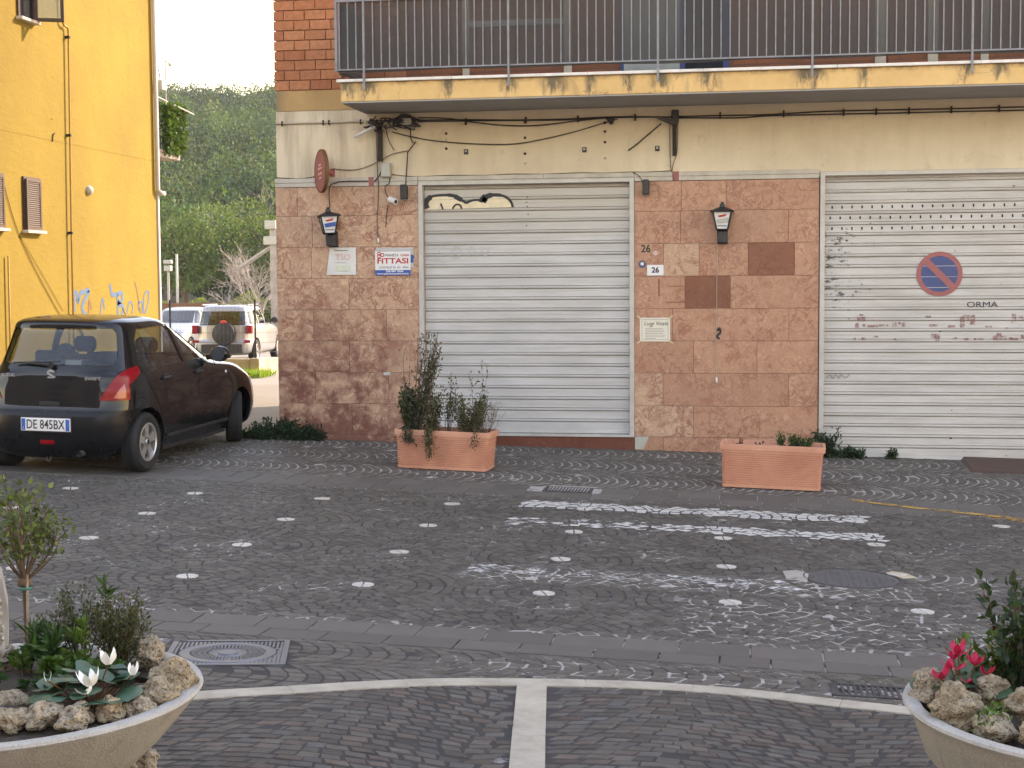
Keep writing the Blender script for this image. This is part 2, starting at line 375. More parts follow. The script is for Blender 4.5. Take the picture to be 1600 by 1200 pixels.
    c = t.mix(t.ramp(n, .3, .7), (.43, .43, .415), (.56, .56, .545)); c = t.mix(t.ramp(s, .5, .7, 0, .55), c, (.33, .29, .23))
    x, y, z = t.sep(p); hi = t.ramp(z, 2.5, 3.0, 0, .55); c = t.mix(hi, c, (.42, .37, .285))
    c = t.mix(t.ramp(t.noise(t.vscale(p, (1, 1, 2.5)), 9, 6, .7), .68, .74, 0, .5), c, (.24, .19, .14))
    t.bsdf(c, .42, metal=.12, spec=.45); M['shutterA'] = t.m
    t = NT('worn_shutter_paint'); p = t.pos(); n = t.noise(t.vscale(p, (1, 1, 3)), 1.6, 6, .6); s = t.noise(t.vscale(p, (.5, 1, 22)), 2, 4, .6)
    c = t.mix(t.ramp(n, .3, .7), (.45, .435, .405), (.58, .565, .53)); c = t.mix(t.ramp(s, .5, .7, 0, .5), c, (.3, .26, .21))
    x, y, z = t.sep(p)
    chip = t.math('ADD', t.noise(t.vscale(p, (1, 1, 2.6)), 11, 6, .7), t.math('MULTIPLY', t.ramp(x, .72, 1.5, .16, 0), t.math('MULTIPLY', t.ramp(z, 1.5, 1.9), t.ramp(z, 2.5, 2.9, 1, 0))))
    c = t.mix(t.ramp(chip, .69, .71), c, (.1, .095, .09))
    t.bsdf(c, .5, metal=.08, spec=.4); M['shutterB'] = t.m
    t = NT('smeared_red_paint'); p = t.pos(); t.bsdf((.3, .1, .1), .7, alpha=t.ramp(t.noise(p, 22, 5, .75), .38, .62, 0, .85)); M['redsmear'] = t.m
    M['dark'] = plain('painted_void', (.012, .012, .013), .8, .1)  # near-black colour painting in the shade of gaps and openings
    M['blackmetal'] = plain('black_painted_iron', (.015, .016, .02), .42, .2, 20, spec=.5)
    M['rust'] = plain('dark_rusty_steel', (.035, .025, .02), .8, .4, 14, .3)
    M['ramp'] = plain('rust_brown_chequer_plate', (.085, .045, .035), .65, .25, 8, .6, 45, dirt=.3)
    M['greybox'] = plain('grey_plastic_box', (.42, .42, .36), .6, .08, 10, dirt=.25)
    M['cable'] = plain('dark_cable', (.035, .028, .025), .7, .3, 12)
    M['cablebrown'] = plain('brown_cable', (.14, .09, .07), .7, .3, 12)
    M['cablegrey'] = plain('pale_conduit', (.45, .38, .29), .7, .15, 10)
    M['railgrey'] = plain('grey_railing_paint', (.2, .21, .225), .5, .2, 12, dirt=.35, dirtc=(.12, .1, .09))
    M['white'] = plain('white_board', (.72, .72, .71), .5, .04, 5)
    M['paper'] = plain('white_paper', (.66, .65, .62), .8, .06, 6)
    M['notice'] = plain('cream_notice_paper', (.7, .66, .54), .8, .05, 6)
    M['tape'] = plain('masking_tape', (.6, .5, .3), .8, .1, 8)
    M['marblelip'] = plain('white_marble_lip', (.68, .64, .58), .55, .15, 8, dirt=.4, dirtc=(.3, .24, .17))
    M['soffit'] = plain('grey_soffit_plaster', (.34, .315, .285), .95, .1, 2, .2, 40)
    for k, c in (('ink', (.03, .03, .035)), ('red', (.52, .045, .03)), ('redfade', (.36, .12, .11)), ('pinkfade', (.7, .42, .4)), ('greenfade', (.58, .62, .5)), ('blue', (.03, .1, .34)), ('bluefade', (.06, .085, .2)), ('greyink', (.22, .22, .22)), ('grafblue', (.03, .115, .22)), ('cream2', (.75, .64, .44)), ('ghost', (.46, .47, .45)), ('grafbrown', (.16, .07, .03)), ('plateblue', (.02, .12, .42)), ('orangepaint', (.6, .22, .04))):
        M[k] = plain('paint_'+k, c, .6, .1, 12)
    t = NT('shade_net'); p = t.pos(); n = t.noise(p, 1.2, 4); n2 = t.noise(t.vscale(p, (3, 3, 30)), 2, 3)
    al = t.ramp(t.math('ADD', t.math('MULTIPLY', n, .6), t.math('MULTIPLY', n2, .4)), .3, .7, .84, .94)
    t.bsdf((.055, .05, .047), .8, alpha=al); M['net'] = t.m
    # --- yellow building
    t = NT('yellow_render'); p = t.pos(); n = t.noise(p, .7, 6, .65); f = t.noise(t.vscale(p, (1, 1, 2.2)), 7, 6, .62)
    c = t.mix(t.ramp(n, .3, .72), (.225, .155, .012), (.285, .205, .017)); c = t.mix(t.ramp(t.noise(t.vscale(p, (1, 2, .5)), 1.4, 5, .7), .55, .75, 0, .4), c, (.195, .13, .011))
    t.bsdf(c, .92, t.bump(t.math('ADD', f, t.math('MULTIPLY', t.noise(p, 30, 4), .3)), .55, .02)); M['yellow'] = t.m
    M['brownwood'] = plain('brown_window_frame', (.07, .04, .025), .6, .2, 20)
    M['shutterslat'] = plain('grey_brown_louvre', (.17, .14, .11), .6, .2, 20)
    M['pipewhite'] = plain('white_drainpipe', (.55, .53, .5), .6, .08, 6)
    M['concrete'] = plain('grey_concrete', (.34, .31, .27), .9, .22, 5, .5, 60, dirt=.35, dirtc=(.15, .13, .1))
    M['wallblock'] = plain('low_wall_concrete', (.48, .4, .27), .95, .25, 3, .5, 40, dirt=.5, dirtc=(.22, .16, .09))
    # --- planters
    t = NT('terracotta_plastic'); p = t.pos(); n = t.noise(p, 4, 6, .65)
    c = t.mix(t.ramp(n, .3, .7), (.52, .225, .14), (.64, .31, .2)); c = t.mix(t.ramp(t.noise(p, 9, 6, .75), .6, .72, 0, .35), c, (.4, .28, .2))
    t.bsdf(c, .62, spec=.35); M['terracotta'] = t.m
    t = NT('cast_stone_bowl'); p = t.pos(); n = t.noise(p, 2.5, 6, .65); g = t.vor(p, 130); x, y, z = t.sep(p)
    c = t.mix(t.ramp(n, .3, .7), (.3, .26, .2), (.42, .37, .3)); c = t.mix(t.ramp(g, .1, .5, .45, 0), c, (.5, .47, .42))
    c = t.mix(t.ramp(t.noise(t.vscale(p, (6, 6, 1)), 2, 5, .7), .55, .75, 0, .5), c, (.13, .1, .075))
    t.bsdf(c, .88, t.bump(g, .4, .003)); M['bowl'] = t.m
    t = NT('cast_stone_rim'); p = t.pos(); g = t.vor(p, 110); n = t.noise(p, 8, 5, .7)
    c = t.mix(t.ramp(n, .3, .7), (.3, .275, .235), (.42, .39, .34)); c = t.mix(t.ramp(g, .05, .35, .7, 0), c, (.52, .5, .48)); c = t.mix(t.ramp(t.noise(p, 60, 3), .6, .7, 0, .5), c, (.2, .18, .16))
    t.bsdf(c, .85, t.bump(g, .4, .003)); M['bowlrim'] = t.m
    t = NT('porous_tufa'); p = t.pos(); w = t.vadd(p, t.vscale(t.noise(p, 18, 4, .6, 0, 'Color'), (.05, .05, .05)))
    v = t.vor(w, 42); v2 = t.vor(w, 95); n = t.noise(p, 12, 6, .7); r = t.rand()
    c = t.mix(t.ramp(n, .3, .7), (.2, .14, .075), (.42, .32, .2)); c = t.mix(t.math('MULTIPLY', r, .5), c, (.42, .37, .3))
    hole = t.math('MULTIPLY', t.ramp(v, .1, .5), t.ramp(v2, .08, .5, .35, 1))
    c = t.mix(t.ramp(hole, .34, .05, 0, .9), c, (.07, .047, .028))
    t.bsdf(c, .95, t.bump(t.math('ADD', hole, t.math('MULTIPLY', n, .6)), 1.0, .012)); M['tufa'] = t.m
    M['soil'] = plain('dark_soil', (.05, .035, .025), .95, .5, 40, 1, 50)
    t = NT('pebble_aggregate'); p = t.pos(); v = t.vor(p, 38, out='Color'); d = t.vor(p, 38)
    q = t.sep(v); c = t.mix(q[0], (.3, .22, .14), (.62, .55, .44)); c = t.mix(t.ramp(d, .38, .55), c, (.3, .27, .22))
    t.bsdf(c, .75, t.bump(t.ramp(d, .2, .6, 1, 0), .9, .012)); M['pebble'] = t.m
    M['bark'] = plain('brown_bark', (.13, .085, .055), .9, .3, 25, .6, 80)
    M['twig'] = plain('dry_twig', (.085, .06, .04), .9, .3, 25)
    M['bare'] = plain('pale_bare_branch', (.36, .32, .28), .9, .2, 10)
    M['stake'] = plain('grey_wood_stake', (.24, .18, .13), .85, .3, 25, .4)
    M['leaf'] = leafmat('leaf'); M['leaffar'] = leafmat('far_leaf', .7, .3)
    t = NT('petal_white'); t.bsdf((.8, .79, .72), .5, spec=.2); M['petalw'] = t.m
    t = NT('petal_red'); p = t.pos(); t.bsdf(t.mix(t.ramp(t.noise(p, 40, 3), .4, .65), (.45, .01, .05), (.62, .04, .1)), .5, spec=.2); M['petalr'] = t.m
    M['petalp'] = plain('petal_pink', (.6, .25, .27), .5, .2, 60)
    # --- iron covers
    t = NT('cast_iron'); p = t.pos(); n = t.noise(p, 9, 5, .6)
    t.bsdf(t.mix(t.ramp(n, .3, .7), (.08, .083, .095), (.2, .205, .225)), t.ramp(n, .3, .7, .35, .6), metal=.55, spec=.5); M['iron'] = t.m
    M['irondark'] = plain('dark_worn_iron', (.05, .048, .046), .65, .3, 12, .4, 80)
    # --- vehicles
    t = NT('black_car_paint'); p = t.pos(); n = t.noise(p, 3, 5, .6)
    t.bsdf((.006, .006, .007), .5, spec=.05, coat=.8); M['carblack'] = t.m
    t = NT('silver_car_paint'); t.bsdf((.3, .31, .32), .3, metal=.35, coat=.5); M['carsilver'] = t.m
    M['plasticblack'] = plain('black_plastic', (.02, .02, .021), .55, .15, 20)
    M['bumpergrey'] = plain('dusty_bumper_plastic', (.007, .007, .008), .3, .2, 6, spec=.3)
    M['tyre'] = plain('tyre_rubber', (.018, .018, .018), .8, .25, 20, .2)
    t = NT('alloy_wheel'); t.bsdf((.5, .49, .47), .35, metal=.7); M['alloy'] = t.m
    t = NT('red_lens'); t.bsdf((.25, .005, .009), .15, spec=.3); M['redlens'] = t.m
    t = NT('clear_lens'); t.bsdf((.42, .1, .07), .15, coat=.3); M['orangelens'] = t.m
    t = NT('chrome'); t.bsdf((.75, .75, .76), .18, metal=.9); M['chrome'] = t.m
    t = NT('door_mirror_glass'); t.bsdf((.1, .11, .13), .1, metal=.8); M['mirror'] = t.m
    M['glass'] = glassmat('car_glass', (.3, .36, .36), .42)
    M['glassclear'] = glassmat('clear_glass', (.3, .33, .33), .5)
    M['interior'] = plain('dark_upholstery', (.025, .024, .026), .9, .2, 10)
    M['hull'] = plain('pale_house_wall', (.5, .45, .38), .9, .1, 2)
mk_materials()

# ------------------------------------------------------------------ ground levels
YF = 16.8                                     # shop front plane
def gz(X, Y):
    X = np.asarray(X, float); Y = np.asarray(Y, float); Xc = np.clip(X, -9, 6)
    return -.0285*np.clip(X, -14, 9) + np.clip((Y-13.95)/2.85, 0, 1)*(.127+.0073*Xc) + .037*np.clip(8-Y, 0, 12)
def gzf(x, y): return float(gz(x, y))
def terrain(X, Y):
    z = gz(X, Y)
    k = np.clip((Y-28)/12, 0, 1); z = z*(1-k) + (-.13)*k
    hill = np.clip((Y-75)/130, 0, 1); s = hill*hill*(3-2*hill)*.35+hill*.65
    return z + s*25*np.clip((-X+15)/40, 0, 1) + np.clip((Y-205)/200, 0, 1)*2

def sheet(name, xs, ys, fz, mat, parent=None, kind='structure'):
    X, Y = np.meshgrid(xs, ys); Z = fz(X, Y); nx = len(xs); ny = len(ys)
    V = np.stack([X, Y, Z], -1).reshape(-1, 3)
    i = np.arange(nx*ny).reshape(ny, nx)
    Fq = np.stack([i[:-1, :-1], i[:-1, 1:], i[1:, 1:], i[1:, :-1]], -1).reshape(-1, 4)
    me = mesh_np(name, V, Fq); me.shade_smooth()
    o = link(name, me, mat, parent)
    if kind: o['kind'] = kind
    return o
gx = np.concatenate([np.linspace(-900, -180, 10), np.linspace(-170, -16, 40), np.linspace(-14, 10, 40), np.linspace(14, 80, 14), np.linspace(100, 900, 10)])
gy = np.concatenate([np.linspace(-700, -20, 12), np.linspace(-15, 45, 90), np.linspace(48, 230, 60), np.linspace(250, 1200, 10)])
GROUND = sheet('ground', gx, gy, lambda X, Y: terrain(X, Y)-.07*(Y < 17.05)*(Y > 2), M['gravel'])

# ------------------------------------------------------------------ setts (each stone is geometry)
JD = .003                                    # joint depth
ROAD = sheet('road', np.linspace(-14, 8, 45), np.linspace(7.9, 14.0, 20), lambda X, Y: gz(X, Y)-JD, M['joint'])
FARWALK = sheet('far_pavement', np.linspace(-14, 8, 45), np.linspace(14.0, 17.0, 12), lambda X, Y: gz(X, Y)-JD, M['jointfar'])
NEARWALK = sheet('near_pavement', np.linspace(-8, 6, 45), np.linspace(1.5, 7.9, 24), lambda X, Y: gz(X, Y)-JD, M['jointnear'])

MH_SQ = dict(c=(-2.75, 7.34), a=radians(15.5), h=.315)      # square cover
MH_RD = (.68, 10.43, .345)                                  # round cover
GRATE = (.38, .80, 7.28, 7.54); DRAIN = (-2.02, -1.55, 13.93, 14.27)
STRIP_PTS = [(-3.6, 5.75), (-3.1, 6.16), (-2.59, 6.50), (-2.22, 6.715), (-1.8, 6.955), (-1.5, 7.085), (-1.1, 7.195), (-.56, 7.285), (-.055, 7.275), (.376, 7.19), (.735, 7.13), (1.3, 6.98), (1.9, 6.75), (2.5, 6.45)]
def strip_y(x):
    return float(np.interp(x, [p[0] for p in STRIP_PTS], [p[1] for p in STRIP_PTS]))
def in_sq(x, y, m=0):
    dx, dy = x-MH_SQ['c'][0], y-MH_SQ['c'][1]; c, s = cos(MH_SQ['a']), sin(MH_SQ['a'])
    return abs(dx*c+dy*s) < MH_SQ['h']+m and abs(-dx*s+dy*c) < MH_SQ['h']+m
def blocked(x, y):
    if in_sq(x, y, .0): return True
    if (x-MH_RD[0])**2+(y-MH_RD[1])**2 < (MH_RD[2]-.01)**2: return True
    for a, b, c, d in (GRATE, DRAIN):
        if a < x < b and c < y < d: return True
    return False
def clip_half(poly, nx, ny, d):
    out = []
    for i in range(len(poly)):
        a = poly[i]; b = poly[(i+1) % len(poly)]; da = a[0]*nx+a[1]*ny-d; db = b[0]*nx+b[1]*ny-d
        if da <= 0: out.append(a)
        if (da < 0 < db) or (db < 0 < da):
            t = da/(da-db); out.append((a[0]+(b[0]-a[0])*t, a[1]+(b[1]-a[1])*t))
    return out
def parea(p):
    return abs(sum(p[i][0]*p[(i+1) % len(p)][1]-p[(i+1) % len(p)][0]*p[i][1] for i in range(len(p))))/2
def sett_geo(poly, dz=None, gap=.0085, ch=.006):
    cx = sum(p[0] for p in poly)/len(poly); cy = sum(p[1] for p in poly)/len(poly)
    r = sqrt(parea(poly))/2
    if r < .014: return None
    k1 = 1-gap*.5/r; k2 = 1-(gap*.5+ch)/r; j = random.gauss(0, .0013) if dz is None else dz
    tx, ty = random.gauss(0, .012), random.gauss(0, .012)
    q = [(cx+(p[0]-cx)*k1, cy+(p[1]-cy)*k1) for p in poly]; w = [(cx+(p[0]-cx)*k2, cy+(p[1]-cy)*k2) for p in poly]
    n = len(poly)
    vs = [(a, b, gzf(a, b)-.009) for a, b in q]+[(a, b, gzf(a, b)+j+(a-cx)*tx+(b-cy)*ty) for a, b in w]
    fs = [tuple(range(n, 2*n))]+[(i, (i+1) % n, (i+1) % n+n, i+n) for i in range(n)]
    return vs, fs, (cx, cy), w, j
def ccw(p):
    a = sum(p[i][0]*p[(i+1) % len(p)][1]-p[(i+1) % len(p)][0]*p[i][1] for i in range(len(p)))
    return p if a > 0 else p[::-1]
def tint_road():
    g = random.uniform(.06, .1); return (g*1.1, g*.98, g*.82)
def tint_walk():
    g = random.uniform(.068, .108); return (g*1.13, g*.98, g*.82)
def tint_near():
    g = random.uniform(.055, .1); r = random.random()
    if r < .2: return (g*1.25, g*.96, g*.78)
    if r < .35: return (g*1.05, g, g*.9)
    return (g*1.12, g*.98, g*.82)
def visible_xy(x, y): return -.53*y < x < .175*y and y > 5.2
# road: rings of setts round each white disc
G0 = (-3.747, 9.272); GS = 1.200; GA = .0403
def g2w(u, v): return (G0[0]+u*cos(GA)-v*sin(GA), G0[1]+u*sin(GA)+v*cos(GA))
roadset = MB(); DISCS = []; paint = {'paintwhite': MB(), 'paintfaint': MB(), 'paintyellow': MB()}
def paint_kind(x, y):
    if -2.08 < x < .97 and 12.93-.01*x < y < 13.31-.012*x: return 'paintwhite'
    if -2.05 < x < 1.04 and 12.0 < y < 12.36: return 'paintwhite' if random.random() < min(.95, max(.25, .75+.35*sin(x*2.1+1)-.3*(x < -1.5))) else 'paintfaint'
    if -1.98 < x < .3 and 9.9 < y < 10.2: return 'paintfaint'
    t = (x-.9)/1.45
    if 0 < t < 1.6 and abs(y-(14.18-.7*t)) < .07: return 'paintyellow'
    return None
def put_sett(mb, poly, tint, sep=None, **kw):
    g = sett_geo(ccw(poly), **kw)
    if g is None: return
    vs, fs, c, w, j = g
    if blocked(*c): return
    k = paint_kind(*c)
    if k:
        n = len(w); cc = (sum(a for a, b in w)/n, sum(b for a, b in w)/n); w2 = [(cc[0]+(a-cc[0])*1.08, cc[1]+(b-cc[1])*1.08) for a, b in w]; paint[k].add([(a, b, gzf(a, b)+j+.0022) for a, b in w2], [tuple(range(n))])
    if sep is not None: sep.append((c, vs, fs, tint))
    else: mb.add(vs, fs, tint)
for i in range(-8, 9):
    for jn in range(-2, 6):
        c = g2w(i*GS, jn*GS)
        if c[0] < -11 or c[0] > 5.5 or c[1] < 7.2 or c[1] > 14.8: continue
        if 8.35 < c[1] < 13.55 and not blocked(*c): DISCS.append(c)
        h = GS/2; r = .072
        while r < h*1.5:
            r1 = r+random.uniform(.088, .1); n = max(6, int(round(2*pi*(r+r1)/2/random.uniform(.092, .108)))); a0 = random.random()*6
            for k in range(n):
                aa = a0+2*pi*k/n; ab = a0+2*pi*(k+1)/n; ra = r+random.uniform(-.004, .004); rb = r1+random.uniform(-.004, .004)
                p = [(ra*cos(aa), ra*sin(aa)), (rb*cos(aa), rb*sin(aa)), (rb*cos(ab), rb*sin(ab)), (ra*cos(ab), ra*sin(ab))]
                for nx, ny in ((1, 0), (-1, 0), (0, 1), (0, -1)):
                    if p: p = clip_half(p, nx, ny, h+random.uniform(-.014, .022))
                if len(p) < 3 or parea(p) < .0012: continue
                p = [g2w(i*GS+u, jn*GS+v) for u, v in p]
                cy = sum(q[1] for q in p)/len(p)
                if cy < 8.22 or cy > 13.66: continue
                put_sett(roadset, p, tint_road())
            r = r1
# far pavement: bands of stacked arcs, all bulging along the street
farset = MB()
for b in range(3):
    y0 = 14.22+b*.88; wdt = .88; n = 9; x = -11.0
    while x < 5:
        st = random.uniform(.088, .108)
        for k in range(n):
            ta, tb = k/n, (k+1)/n
            bl = lambda t: .24*(1-(2*t-1)**2); e_ = .006
            p = [(x+e_+bl(ta), y0+wdt*ta), (x+st-e_+bl(ta), y0+wdt*ta), (x+st-e_+bl(tb), y0+wdt*tb), (x+e_+bl(tb), y0+wdt*tb)]
            p = [(a+random.uniform(-.004, .004), c+random.uniform(-.004, .004)) for a, c in p]
            if sum(q[1] for q in p)/4 < 16.86: put_sett(farset, p, tint_walk(), gap=.004, ch=.004)
        x += st
# strip of setts between the kerb and the travertine band, then the near pavement
nearset = MB(); SEP = []
for b in range(3):
    y0 = 7.8-.62*(b+1); n = 7; x = -6.
    while x < 4.5:
        st = random.uniform(.085, .105)
        for k in range(n):
            ta, tb = k/n, (k+1)/n; bl = lambda t: .2*(1-(2*t-1)**2)
            p = [(x+bl(ta), y0+.62*ta), (x+st+bl(ta), y0+.62*ta), (x+st+bl(tb), y0+.62*tb), (x+bl(tb), y0+.62*tb)]
            p = [(a+random.uniform(-.005, .005), c+random.uniform(-.005, .005)) for a, c in p]
            cx, cy = sum(q[0] for q in p)/4, sum(q[1] for q in p)/4
            if cy > strip_y(cx)-.02: put_sett(nearset, p, tint_walk(), gap=.0065)
        x += st
def wave(x): return .16*abs(sin((x+1.15)*pi/1.5))
y = 1.9
while y < 7.6:
    dy = random.uniform(.062, .078); x = -5.2+random.random()*.1
    while x < 4.2:
        dx = random.uniform(.085, .125)
        sh = .035*sin((x+1.15)*pi*2/1.5); p = [(x, y+wave(x)), (x+dx, y+wave(x+dx)), (x+dx+sh, y+dy+wave(x+dx)), (x+sh, y+dy+wave(x))]
        p = [(a+random.uniform(-.009, .009), c+random.uniform(-.007, .007)) for a, c in p]
        cx, cy = x+dx/2, y+dy/2+wave(x+dx/2)
        if cy <= strip_y(cx)-.02: put_sett(nearset, p, tint_near(), sep=SEP, gap=.0045)
        x += dx
    y += dy
def central_x(y): return -.972-(y-6.277)*.1375
SEP = [s for s in SEP if abs(s[0][0]-central_x(s[0][1])) > .075]
bowls = [(-2.576, 4.662), (1.20, 5.16)]
def shown(c):
    if not visible_xy(*c): return False
    for bx, by in bowls:
        if sqrt((c[0]-bx)**2+(c[1]-by)**2) < .62: return False
    return True
vis = sorted([s for s in SEP if shown(s[0])], key=lambda s: s[0][0]**2+s[0][1]**2)
for c, vs, fs, tn in vis[:300]:
    m = MB(); m.add([(a-c[0], b-c[1], z-gzf(*c)) for a, b, z in vs], fs, tn)
    link('sett', m.mesh('sett'), M['sett'], NEARWALK, (c[0], c[1], gzf(*c)))
ids = set(id(s) for s in vis[:300])
for s in SEP:
    if id(s) not in ids: nearset.add(s[1], s[2], s[3])
roadset.build('setts', M['sett'], ROAD, recalc=False)['kind'] = 'stuff'
farset.build('setts', M['sett'], FARWALK, recalc=False)['kind'] = 'stuff'
nearset.build('setts', M['sett'], NEARWALK, recalc=False)['kind'] = 'stuff'
for k, nm in (('paintwhite', 'crossing_stripe'), ('paintfaint', 'worn_crossing_stripe'), ('paintyellow', 'yellow_line')):
    paint[k].build(nm, M[k], ROAD, recalc=False)
m = MB(); nn = 40; vs = []
for i in range(nn+1):
    t_ = i/nn; x = .85+1.75*t_; yc = 14.21-.77*t_
    for s_ in (-.05, .05): vs.append((x+s_*.3, yc+s_, gzf(x, yc)+.0085))
m.add(vs, [(2*i, 2*i+2, 2*i+3, 2*i+1) for i in range(nn)]); m.build('yellow_line', M['paintyellow'], ROAD, recalc=False)
# white discs, each of four quarters
dm = MB()
for q in range(4):
    a0 = q*pi/2; pts = [(.006*sqrt(2)*cos(a0+pi/4), .006*sqrt(2)*sin(a0+pi/4))]+[(.073*cos(a0+.07+k*(pi/2-.14)/6), .073*sin(a0+.07+k*(pi/2-.14)/6)) for k in range(7)]
    dm.prism(pts, -.02, .0035, 'xy')
dme = dm.mesh('paving_disc', recalc=True)
for c in DISCS:
    o = link('paving_disc', dme, M['disc'], ROAD, (c[0], c[1], gzf(*c)), (0, .0285, random.uniform(-.3, .3)+.4))
def slab(name, mat, parent, pts, top=.004, th=.05):
    cx = sum(p[0] for p in pts)/len(pts); cy = sum(p[1] for p in pts)/len(pts); z0 = gzf(cx, cy); pts = ccw(pts); n = len(pts)
    k = .985 if n == 4 else .98
    w = [(cx+(p[0]-cx)*k, cy+(p[1]-cy)*k) for p in pts]
    vs = [(a-cx, b-cy, gzf(a, b)-z0-th) for a, b in pts]+[(a-cx, b-cy, gzf(a, b)-z0+top-.003) for a, b in pts]+[(a-cx, b-cy, gzf(a, b)-z0+top) for a, b in w]
    fs = [tuple(range(2*n, 3*n))]
    for r in (0, n): fs += [(r+i, r+(i+1) % n, r+(i+1) % n+n, r+i+n) for i in range(n)]
    m = MB(); m.add(vs, fs); return link(name, m.mesh(name), mat, parent, (cx, cy, z0))
# kerb rows on this side, gutter rows on the far side
for (ya, yb, par, step, x0, x1, nm) in ((8.01, 8.27, ROAD, .335, -6.2, 4., 'kerb_stone'), (7.775, 8.003, NEARWALK, .34, -6.05, 4., 'kerb_stone'), (13.62, 13.925, ROAD, .315, -9.6, 4.2, 'gutter_stone'), (13.932, 14.24, FARWALK, .325, -9.5, 4.2, 'gutter_stone')):
    x = x0
    while x < x1:
        w = step*random.uniform(.8, 1.25)
        if not (nm == 'gutter_stone' and ya > 13.9 and x < DRAIN[1] and x+w > DRAIN[0]) or ya < 13.9:
            a = random.uniform(-.01, .01)
            slab(nm, M['kerb'], par, [(x+.005, ya), (x+w-.005+a*0, ya), (x+w-.005, yb), (x+.005, yb)], .005+random.uniform(-.0015, .0015))
        x += w
# travertine band (curved) and the strip running to the camera
pts = smooth_path([(p[0], p[1], 0) for p in STRIP_PTS], 8)
acc = [pts[0]]; seg = [pts[0]]; L = 0; lim = .55
for a, b in zip(pts[:-1], pts[1:]):
    L += (b-a).length; seg.append(b)
    if L > lim:
        nrm = [Vector((-(seg[min(i+1, len(seg)-1)]-seg[max(i-1, 0)]).normalized().y, (seg[min(i+1, len(seg)-1)]-seg[max(i-1, 0)]).normalized().x, 0)) for i in range(len(seg))]
        top = [(p.x, p.y) for p in seg]; bot = [(p.x-n.x*.14, p.y-n.y*.14) for p, n in zip(seg, nrm)]
        slab('band_slab', M['travertine'], NEARWALK, top+bot[::-1], .0055)
        seg = [b]; L = 0; lim = random.uniform(.4, .75)
y = strip_y(-1.07)-.148
while y > 2.6:
    y2 = 6.277 if y > 6.5 else y-.68
    xa, xb = central_x(y), central_x(y2)
    slab('strip_slab', M['travertine'], NEARWALK, [(xa-.073, y-.004), (xa+.073, y-.004+.02*(y > 6.9)), (xb+.073, y2+.004), (xb-.073, y2+.004)], .0055)
    y = y2
# pale repair patches round the road cover
for nm, poly in (('mortar_patch', [(.22, 10.28), (.36, 10.2), (.38, 10.5), (.3, 10.62), (.2, 10.55)]), ('mortar_patch', [(.93, 10.64), (1.03, 10.52), (1.13, 10.56), (1.08, 10.7), (.97, 10.76)])):
    slab(nm, M['wallblock'] if poly[0][0] > .9 else M['concrete'], ROAD, poly, .0035, .02)
# --- iron covers
def placed(name, loc, rz, label, cat):
    return empty(name, loc, (-.037 if loc[1] < 8 else 0, .0285, rz), label, cat)
sq = placed('manhole_cover', (MH_SQ['c'][0], MH_SQ['c'][1], gzf(*MH_SQ['c'])), MH_SQ['a'], 'square cast iron cover with ribbed round lid beside the rock filled bowl', 'manhole cover')
m = MB(); h = MH_SQ['h']
for a, b, c, d in ((-h, h, -h, -h+.03), (-h, h, h-.03, h), (-h, -h+.03, -h+.03, h-.03), (h-.03, h, -h+.03, h-.03)): m.box(a, b, c, d, -.03, .006)
m.build('frame', M['iron'], sq)
m = MB(); m.box(-h+.03, h-.03, -h+.03, h-.03, -.03, -.004)
for k in range(26):
    u = -h+.04+k*(2*h-.08)/25
    half = h-.04
    w0 = sqrt(max(0, .262**2-u*u)) if abs(u) < .262 else 0
    for a, b in ((-half, -w0-.004), (w0+.004, half)):
        if b-a > .01: m.box(u-.006, u+.006, a, b, -.004, .002)
m.build('corner_ribs', M['iron'], sq)
m = MB(); m.lathe([(.001, .005), (.05, .005), (.055, -.002), (.075, -.002), (.1, .003), (.105, -.003), (.195, -.003), (.2, .004), (.252, .004), (.258, -.004)], 56)
lid = m.build('lid', M['iron'], sq)
m = MB()
for r0, r1, n in ((.11, .133, 40), (.137, .162, 48), (.166, .19, 56)):
    for k in range(n):
        a = 2*pi*k/n; b = a+2*pi/n*.5
        m.prism([(r0*cos(a), r0*sin(a)), (r1*cos(a), r1*sin(a)), (r1*cos(b), r1*sin(b)), (r0*cos(b), r0*sin(b))], -.003, .003, 'xy')
m.build('tread_ribs', M['iron'], lid)['kind'] = 'stuff'
rd = placed('manhole_cover', (MH_RD[0], MH_RD[1], gzf(MH_RD[0], MH_RD[1])), 0, 'round worn dark iron cover set in the cobbled road', 'manhole cover')
m = MB(); m.lathe([(.318, -.02), (.322, .003), (.342, .004), (.35, -.02)], 56); m.build('frame', M['irondark'], rd)
M['wornlid'] = plain('worn_grey_iron', (.095, .092, .092), .6, .25, 14, .4, 80); m = MB(); m.lathe([(.001, .0), (.312, .0), (.314, -.02)], 56); lid = m.build('lid', M['wornlid'], rd)
m = MB()
for i in range(-6, 7):
    for j in range(-6, 7):
        u, v = i*.046, j*.046
        if u*u+v*v < .28**2: m.box(u-.012, u+.012, v-.012, v+.012, 0, .003)
m.build('tread_studs', M['wornlid'], lid)['kind'] = 'stuff'
